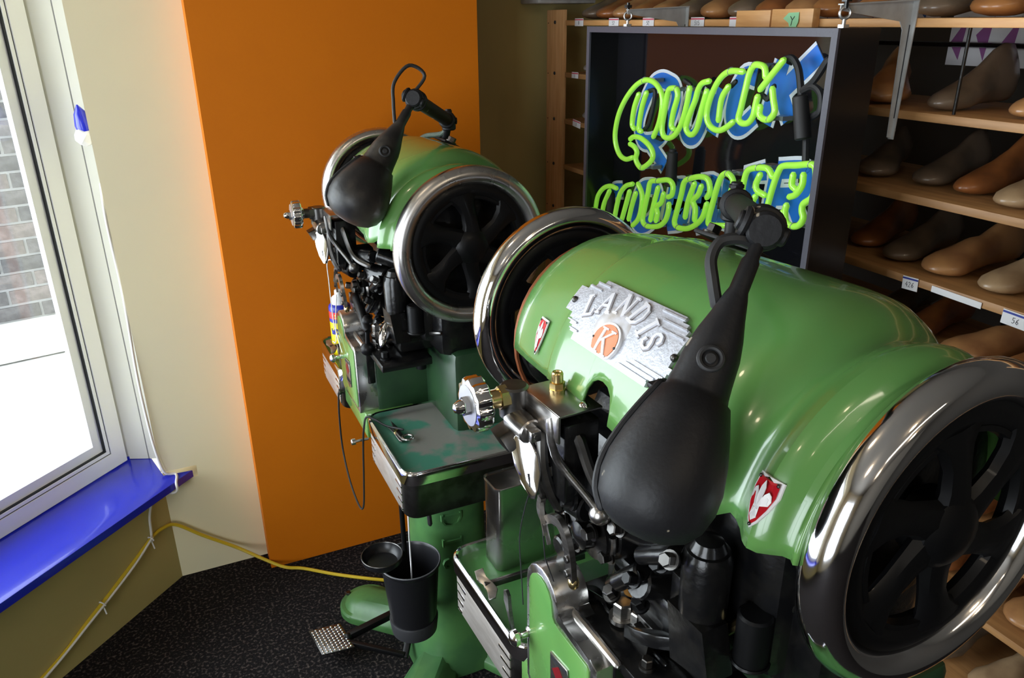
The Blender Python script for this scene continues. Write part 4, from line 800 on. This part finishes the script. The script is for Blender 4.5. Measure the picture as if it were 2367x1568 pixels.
    for (a_, b_0, c_, wd, hh) in ((.0155, .252, 1.447, .008, .0035), (.0155, .252, 1.440, .013, .004), (.016, .249, 1.415, .0125, .004), (.0165, .243, 1.395, .010, .0055), (.018, .237, 1.382, .008, .0065), (.027, .228, 1.366, .008, .006), (.045, .212, 1.340, .0085, .006), (.060, .199, 1.316, .0105, .006)):
        rgs.append([(a_ + wd * .9 * math.cos(t) * .6, b_0 + hh * math.sin(t), c_ + wd * .35 * math.cos(t)) for t in [2 * math.pi * k / 10 for k in range(10)]])
    g.rings(rgs); g.ball((.058, .20, 1.318), .015, 12); g.build('hand_lever', STEEL if near else STEELD, root)
    g = G(True); g.tube([(-.07, .215, 1.39), (-.062, .23, 1.35), (-.055, .225, 1.31), (-.052, .22, 1.285)], .006, 8); g.build('link_arm', STEELD, root)
    G(True).tube([(.02, .21, 1.41), (.04, .20, 1.36), (.07, .19, 1.34), (.10, .17, 1.33)], .008, 8).build('link_arm', STEELD, root)
    for (a0, b0, c0, a1, b1, c1, r) in ((.06, .16, 1.30, .13, .13, 1.30, .026), (.09, .16, 1.22, .09, .11, 1.20, .024), (.11, .15, 1.36, .14, .10, 1.34, .02), (.05, .175, 1.345, .11, .16, 1.355, .016), (-.07, .17, 1.24, -.03, .14, 1.22, .025), (-.06, .19, 1.18, -.06, .12, 1.19, .02), (.10, .165, 1.27, .16, .16, 1.31, .012), (.06, .17, 1.20, .10, .16, 1.245, .013)):
        G(True).cyl((a0, b0, c0), (a1, b1, c1), r, n=16, bev=.003).build('link_pin', IRON, root)
    for a_, b_0, c_, d in ((.075, .178, 1.30, (0, 1, .3)), (.10, .17, 1.235, (0, 1, .5)), (.125, .15, 1.27, (.2, 1, .4)), (-.05, .185, 1.235, (-.3, 1, .2)), (.165, .17, 1.31, (.3, 1, .6)), (.055, .172, 1.175, (0, .6, 1)), (.09, .15, 1.175, (0, .6, 1))):
        bolt_part(root, (a_, b_0, c_), d, .009, .018, STEELD if random.random() < .6 else IRONM)
    # small levers over the far tray
    g = G(True); g.bar((-.252, .225, .985), (-.238, .03, .990), .008, .012, bev=.001); g.build('lever_rod', STEELD, root)
    wv = [(-.030, .010), (-.012, .013), (0, .006), (.012, .004), (.030, .009), (.033, -.003), (.020, -.013), (.004, -.010), (-.010, -.003), (-.028, -.006)]
    g = G(True); g.prism([(-.254 + .94 * u - .117 * v, .220 + .94 * v, .987 - .34 * u - .325 * v) for u, v in wv], (.0012, .0012, .0035), bev=.001); g.build('wing_lever', STEEL, root)
    g = G(True); g.prism([(-.189 + u, .215, 1.005 + v) for u, v in ((-.008, .008), (0, .013), (.008, .006), (.010, -.02), (.022, -.055), (.016, -.056), (.003, -.03), (-.008, -.012))], (0, -.006, 0), bev=.001); g.build('flat_lever', STEEL, root)
    if not near:
        g = G(True); g.tube([(.02, .2, 1.22), (.05, .2, 1.235), (.13, .205, 1.21), (.16, .205, 1.19)], .012, 10); g.ball((.150, .2, 1.205), .015, 12); g.tube([(.15, .2, 1.205), (.14, .2, 1.16), (.132, .2, 1.128)], .006, 8); g.ball((.131, .2, 1.122), .019, 14); g.build('ball_lever', IRONM, root)
        g = G(True); g.lathe((.165, .155, 1.185), (.5, .45, -.72), [(.002, -.012), (.010, -.008), (.014, .006), (.0155, .02), (.012, .038), (.006, .05), (.002, .054)], 16); g.build('bullet_handle', CHROME, root)
        G(True).tube([(.13, .10, 1.150), (.30, .06, 1.20)], .0055, smooth=False).build('side_rod', STEELD, root)
        G(True).cyl((.13, .06, 1.04), (.13, .06, 1.26), .014, n=14).torus((.13, .06, 1.075), (0, 0, 1), .016, .003, n=16, k=6).build('side_pipe', IRONM, root)
        g = G(True); g.lathe((-.135, .215, .888), (0, 1, 0), [(.007, 0), (.006, .012), (.009, .014), (.009, .019), (.002, .021)], 12); g.build('cord_stud', STEELD, root)
        g = G(True); g.cyl((.145, .222, .872), (.145, .262, .872), .0035, n=10); g.lathe((.145, .258, .872), (0, 1, 0), [(.0085, 0), (.0085, .009), (.006, .011), (.001, .011)], 12); g.build('thumb_screw', STEEL, root)
        # foot treadle
        g = G(True)
        pl_c = V((-.072, .352, .055)); ex = V((.70, -.10, 0)).normalized(); ey = V((-.25, .93, -.15)).normalized(); ez = ex.cross(ey).normalized()
        g.box(pl_c, (.125, .105, .006), Matrix((ex, ey, ez)).transposed(), .002); tr = g.build('treadle', STEELD, root); tr['label'] = 'foot treadle with a studded plate'
        g = G(True)
        sgn = 1 if ez.z > 0 else -1
        for i in range(10):
            for j in range(8): g.ball(pl_c + ex * (-.054 + .012 * i + .006 * (j % 2)) + ey * (-.044 + .0125 * j) + ez * sgn * .0035, .0048, 6, (1, 1, .7))
        st = g.build('studs', CHROME, tr); st['kind'] = 'stuff'
        g = G(True); g.bar((-.055, .300, .062), (-.08, .09, .085), .022, .022, bev=.002); g.bar((-.03, .305, .058), (.10, .16, .06), .014, .016, bev=.002); g.bar((.10, .16, .05), (.0, .09, .14), .018, .018, bev=.002); g.ball((-.05, .302, .064), .013, 10); g.build('treadle_arms', IRONM, tr)
    return root
NL, NR_ = (.6405, .7779), -87.682
FL, FR_ = (.6240, 1.9610), -89.918
near = machine(NL, NR_, 'green stitching machine in the foreground with polished chrome flywheels and aluminium nameplate', True)
far = machine(FL, FR_, 'green stitching machine at the back by the orange wall with dull worn flywheels', False)
def to_world(root, P):
    a = root.rotation_euler.z; c, s = math.cos(a), math.sin(a); x, y = P[0], -P[1]
    return (root.location.x + c * x - s * y, root.location.y + s * x + c * y, P[2])

# ------------------------------------------------------------------ work lamps clamped to the hoods
def work_lamp(root, base, post_top, J, S, shade_mat, label, near, rs=1.0):
    W3 = lambda p: V(to_world(root, p))
    B, T, J, S = W3(base), W3(post_top), W3(J), W3(S)
    t = thing('work_lamp', label, 'lamp', tuple(B), 0, 'work lamps on the machine hoods')
    b, tp, j, s_ = V((0, 0, 0)), T - B, J - B, S - B
    ax = V(to_world(root, (1, 0, 0))) - V(to_world(root, (0, 0, 0))); ay = V(to_world(root, (0, 1, 0))) - V(to_world(root, (0, 0, 0)))
    tilt = (V((0, 0, 1)) - ay * .52).normalized(); yy = tilt.cross(ax).normalized()
    Mx = Matrix((ax, yy, tilt)).transposed()
    g = G(); g.box(b + tilt * .0, (.115, .045, .006), Mx, .001); bp_ = g.build('mounting_plate', SHADE, t)
    G().hexbolt(b - ax * .043 + tilt * .003, tilt, .011, .016).build('plate_bolt', STEELD, bp_); G().hexbolt(b + ax * .043 + tilt * .003, tilt, .011, .014).build('plate_bolt', STEELD, bp_)
    g = G(); g.cyl(b, tp, .0105, n=14); g.build('post', SHADE, t)
    d = (j - tp).normalized()
    g = G(); g.cyl(tp - V((0, 0, .024)), tp + V((0, 0, .014)), .0185, n=16, bev=.003); g.cyl(tp + V((0, 0, .014)), tp + V((0, 0, .030)), .008, n=10); g.cyl(tp + V((0, 0, .022)), tp + V((0, 0, .027)), .0105, n=8)
    sd = d.cross(V((0, 0, 1))).normalized(); g.cyl(tp - sd * .022, tp + sd * .024, .009, n=6); g.torus(tp + d * .024, d, .017, .006, n=20, k=8); g.build('post_clamp', SHADE, t)
    G().cyl(tp, j - d * .012, .0165, .0165, 18, bev=.002).build('arm', SHADE, t)
    g = G()
    for q in (-.030, -.004): g.torus(j + d * q, d, .017, .006, n=22, k=8)
    g.cyl(j - d * .026, j + d * .014, .0185, n=18, bev=.003); sd2 = (s_ - j).normalized().cross(d).normalized(); g.cyl(j - sd2 * .024, j + sd2 * .028, .010, n=10, bev=.002); g.torus(j + sd2 * .02, sd2, .013, .004, n=18, k=6); g.build('swivel_joint', SHADE, t)
    # handle and shade, one turned body
    Lh = (s_ - j).length; u = (s_ - j).normalized()
    prof = [(.0085, 0), (.0090, .10), (.0115, .112), (.0122, .21), (.0155, .235), (.022, .30), (.029, .36), (.034, .42), (.0365, .50), (.0385, .54), (.0400, .555), (.0445, .562), (.056, .64), (.066, .72), (.0725, .80), (.0725, .86), (.066, .92), (.052, .965), (.032, .99), (.010, 1.0), (.001, 1.0)]
    prof = [(r * rs, h) for r, h in prof]
    g = G(); g.lathe(j, u, [(r, h * Lh) for r, h in prof], 40); shd = g.build('lamp_shade', shade_mat, t, smooth=50)
    # reflector lip: the half towards the needle opens with a rolled edge
    toc = (V((0, 0, CAMH)) - B - s_).normalized(); view = toc - u * toc.dot(u); view.normalize(); side = u.cross(view).normalized()
    if side.dot(ax) > 0: side = -side
    pp = [(h, r) for r, h in prof if .558 < h < .97]
    g = G(); g.tube([j + u * (h * Lh) + (side * .985 + view * .17).normalized() * (r + .0005) for h, r in pp], .0042, 8, k=3); g.build('reflector_lip', SHADE, shd)
    g = G(); hb = j + u * .565 * Lh + side * .045 * rs; g.box(hb, (.022, .012, .006), bev=.002); g.tube([hb, hb + u * .02 + view * .012], .004, 8, smooth=False); g.build('lip_hinge', SHADE, shd)
    sw = j + u * .455 * Lh + view * .0355 * rs
    g = G(); g.torus(sw, view, .0105, .0028, n=24, k=8); g.cyl(sw - view * .004, sw + view * .003, .0055, n=12, bev=.001); g.build('switch', RUBBER, shd)
    # cord from the handle back to the post
    g = G()
    if near:
        c0 = j + u * .27 * Lh + side * .014 - view * .008; g.tube([c0, j + u * .21 * Lh + side * .026, j + u * .145 * Lh + side * .036, j + u * .085 * Lh + side * .034, j + u * .055 * Lh + side * .018, j + u * .05 * Lh + side * .004 - view * .006], .0062, 8)
    else:
        c0 = j + u * .22 * Lh + side * .012; g.tube([c0, c0 - u * .035 + side * .022, c0 - u * .075 + side * .042, c0 - u * .115 + side * .026 + V((0, 0, .012)), c0 - u * .12 - side * .01 + V((0, 0, .005)), j + sd2 * .01], .0040, 8)
    g.build('cord', RUBBER, t)
    if not near:
        G().tube([tp + V((0, 0, -.01)) - d * .01, tp - ax * .02 + V((0, 0, -.035)) + ay * .012, b - ax * .055 + ay * .03 + V((0, 0, .01)), b - ax * .085 + ay * .045 + V((0, 0, -.004))], .0075, 10).build('conduit', mat('grey_green_conduit', (.10, .14, .11), .4, bump=.6, bscale=400), t)
    return t
work_lamp(near, (-.080, -.100, 1.598), (-.083, -.104, 1.655), (.191, .110, 1.7055), (.268, .300, 1.4545), SHADE, 'black work lamp hanging before the hood of the foreground machine, speckled with paint chips', True, .79)
work_lamp(far, (-.085, -.110, 1.594), (-.062, -.115, 1.650), (.243, .075, 1.739), (.297, .262, 1.498), SHADEW, 'black work lamp with a scuffed shade over the back machine', False, .93)

# ------------------------------------------------------------------ things on and around the machines
def local_thing(root, name, label, cat, P, group=None):
    t = thing(name, label, cat, to_world(root, P), root.rotation_euler.z, group); return t
# tin on the near tray
c = local_thing(near, 'tin_can', 'tall shiny rectangular tin can standing on the green tray of the foreground machine', 'can', (-.352, .102, .9402))
def rr2(a, b, r, h, n=5): return [(x, y, h) for x, y, _ in rrect(-a, a, -b, b, r, 0, n)]
g = G(); g.rings([rr2(.030, .062, .012, 0), rr2(.032, .064, .013, .003), rr2(.0315, .0635, .013, .02), rr2(.0305, .062, .012, .09), rr2(.0315, .0635, .013, .172), rr2(.0325, .0645, .013, .176), rr2(.0325, .0645, .013, .180), rr2(.0305, .0625, .012, .1805), rr2(.0300, .062, .012, .1775)]); g.build('can_body', TIN, c, smooth=50)
g = G(); g.torus((0, .03, .179), (0, 0, 1), .014, .0025, n=20, k=6); g.build('spout_ring', STEELD, c)
# tray of the back machine: pliers-like thread scissors and the cord
sc = local_thing(far, 'thread_snips', 'small steel thread snips with a ring, lying on the worn tray', 'scissors', (.275, .175, .9402))
g = G(True); g.prism([(-.045, .018, .003), (-.010, .004, .003), (.045, .000, .003), (.050, .006, .003), (.045, .011, .003), (-.008, .013, .003)], (0, 0, .004), bev=.001); g.build('blade', STEEL, sc)
g = G(True); g.prism([(-.062, .002, .007), (-.015, -.004, .007), (.035, -.004, .007), (.042, .003, .007), (.03, .006, .007), (-.012, .008, .007)], (0, 0, .0035), bev=.001); g.build('blade', STEELD, sc)
g = G(True); g.torus((.040, -.012, .008), (0, 0, 1), .013, .0032, n=20, k=8); g.build('finger_ring', STEEL, sc)
g = G(True); g.cyl((.0, .006, .002), (.0, .006, .013), .005, n=10); g.build('pivot', BRASS, sc)
g = G(); F3 = lambda p: to_world(far, p)
g.tube([F3(p) for p in ((-.135, .236, .885), (-.150, .238, .80), (-.165, .235, .68), (-.10, .235, .60), (.0, .235, .575), (.06, .235, .61), (.11, .238, .72), (.155, .240, .86), (.185, .240, .93), (.198, .234, .9645), (.215, .218, .962), (.245, .196, .953), (.285, .165, .955))], .0028, 6)
tag(g.build('black_cord', RUBBER), 'black cord looping from a stud up over the tray edge to the snips', 'cord')
# spray can behind the wax pot of the back machine
c = local_thing(far, 'spray_can', 'blue and yellow lubricant spray can with a white cap behind the back wax pot', 'can', (-.285, .178, .9402))
g = G(); g.lathe((0, 0, 0), (0, 0, 1), [(.030, 0), (.033, .003), (.033, .115)], 28); g.build('label_yellow', CANYEL, c)
g = G(); g.lathe((0, 0, .115), (0, 0, 1), [(.0331, 0), (.0331, .012)], 28); g.build('label_blue', CANBLUE, c)
g = G(); g.lathe((0, 0, .127), (0, 0, 1), [(.0331, 0), (.0331, .022)], 28); g.build('label_red', mat('can_red', (.70, .03, .04), .3), c)
g = G(); g.lathe((0, 0, .149), (0, 0, 1), [(.0331, 0), (.0331, .010), (.031, .016), (.022, .022)], 28); g.build('shoulder', CANBLUE, c)
g = G(); g.lathe((0, 0, .166), (0, 0, 1), [(.024, 0), (.0235, .020), (.018, .026), (.012, .028), (.011, .045), (.006, .047)], 20); g.build('cap', WHITE, c)
def can_txt(ch_lines, v0, sz, mt, nm, a0):
    g = G()
    for k, ch in enumerate(ch_lines):
        for Ls in DIGC[ch]:
            P = [(a0 + (k * 1.05 + x) * sz / .0335, v0 + z * sz * 1.5) for x, z in Ls]
            rg = []
            for i in range(len(P) - 1):
                for j in range(3):
                    pass
            n = len(P)
            pts = [V((.0333 * math.cos(t), .0333 * math.sin(t), z)) for t, z in P]
            for i in range(n - 1): g.ribbon([pts[i], pts[i + 1]], sz * .24, ((pts[i] + pts[i + 1]) * .5 * 1).to_2d().to_3d(), th=.0012)
    g.build(nm, mt, c)
DIGC = {'W': [[(0, 1), (.2, 0), (.45, .7), (.7, 0), (.9, 1)]], 'D': [[(.1, 0), (.1, 1), (.6, .9), (.8, .5), (.6, .1), (.1, 0)]], '-': [[(.1, .5), (.6, .5)]], '4': [[(.65, 0), (.65, 1), (.05, .35), (.9, .35)]], '0': [[(.45, 0), (.1, .3), (.1, .7), (.45, 1), (.8, .7), (.8, .3), (.45, 0)]]}
vd = V((0, 0, 0)) - c.location; fa = math.atan2(vd.y, vd.x) - c.rotation_euler.z
can_txt('WD-40', .078, .0125, CANBLUE, 'label_print', fa - 1.02)
g = G()
for k in range(5):
    t = fa - .55 + .28 * k
    g.ribbon([V((.0336 * math.cos(t + q * .1), .0336 * math.sin(t + q * .1), .140)) for q in range(3)], .004, (math.cos(t), math.sin(t), 0), th=.0006); g.ribbon([V((.0336 * math.cos(t + q * .1), .0336 * math.sin(t + q * .1), .132)) for q in range(3)], .003, (math.cos(t), math.sin(t), 0), th=.0006)
g.build('label_stripes', CANYEL, c)
g = G(); g.tube([F3(p) for p in ((-.10, .20, 1.285), (-.20, .215, 1.27), (-.215, .215, 1.20), (-.17, .222, 1.10), (-.08, .233, 1.085), (-.02, .236, 1.06))], .0014, 6); g.tube([F3(p) for p in ((-.20, .20, 1.165), (-.15, .218, 1.12), (-.11, .232, 1.06), (-.16, .232, 1.04))], .0014, 6)
tag(g.build('white_string', WCABLE), 'loose white string looping beside the spray can', 'string')
# threads on the foreground machine
g = G(); N3 = lambda p: to_world(near, p)
g.tube([N3(p) for p in ((-.021, .259, 1.322), (-.052, .250, 1.275), (-.082, .243, 1.205), (-.083, .240, 1.14), (-.078, .240, 1.085))], .0010, 5)
tag(g.build('waxed_thread', BLACKP), 'black thread running from the thread guide down to the arched wax pot', 'thread', 'black threads on the foreground machine')
g = G(); g.tube([N3(p) for p in ((-.030, .235, 1.262), (-.030, .23, 1.20), (-.012, .215, 1.135))], .0010, 5, smooth=False)
tag(g.build('waxed_thread', BLACKP), 'black thread from the wire clip down into the wax pot, left of the presser arm', 'thread', 'black threads on the foreground machine')
# below the worn tray: rod, drip dish, bucket with a white string
rod = local_thing(far, 'spool_rod', 'black rod under the worn tray holding a shallow dark dish', 'rod', (.345, .200, .62))
g = G(True); g.cyl((0, 0, .0), (0, 0, .315), .0065, n=10); g.bar((0, 0, .012), (0, .009, .012), .010, .008); g.build('rod', IRONM, rod)
g = G(True); g.lathe((-.005, .058, -.002), (0, 0, 1), [(.004, 0), (.040, .0), (.050, .010), (.053, .026), (.0505, .026), (.047, .012), (.038, .004), (.002, .004)], 32); d_ = g.build('dish', PLASTICB, rod)
G(True).torus((-.005, .058, .024), (0, 0, 1), .0517, .0016, n=36, k=6).build('dish_rim', STEELD, d_)
bk = local_thing(far, 'bucket', 'black plastic bucket hanging under the worn tray with a white string in it', 'bucket', (.235, .158, .315))
g = G(); g.lathe((0, 0, 0), (0, 0, 1), [(.002, .0), (.058, .0), (.064, .006), (.079, .190), (.084, .195), (.085, .203), (.080, .205), (.0765, .198), (.062, .010), (.002, .008)], 40); g.build('pail', PLASTICB, bk)
G().torus((0, 0, .2045), (0, 0, 1), .0825, .0020, n=48, k=6).build('rim', mat('worn_plastic_rim', (.10, .10, .11), .4), bk)
g = G(); g.lathe((0, 0, -.035), (0, 0, 1), [(.052, 0), (.064, .004), (.069, .045), (.067, .05)], 36); g.build('lower_pail', mat('dull_plastic', (.030, .030, .034), .45), bk)
g = G(); g.tube([F3(p) for p in ((.290, .165, .832), (.262, .162, .66), (.248, .160, .42), (.246, .160, .345))], .0022, 6); tag(g.build('white_string', PAPER), 'taut white string running from the worn tray into the black bucket', 'string')
g = G(); g.tube([F3(p) for p in ((.335, .125, .836), (.345, .125, .79), (.325, .135, .745), (.305, .150, .725), (.295, .160, .735), (.312, .158, .752), (.335, .140, .762), (.34, .13, .74), (.345, .128, .70))], .006, 8); tag(g.build('hook', RUBBER), 'black twisted hook strap under the worn tray above the bucket', 'hook')
g = G(True); g.bar((.13, .11, .30), (.22, .15, .285), .03, .012, bev=.002); g.bar((.235, .158, .275), (.10, .06, .275), .03, .010, bev=.002); g.build('bucket_bracket', IRONM, far)
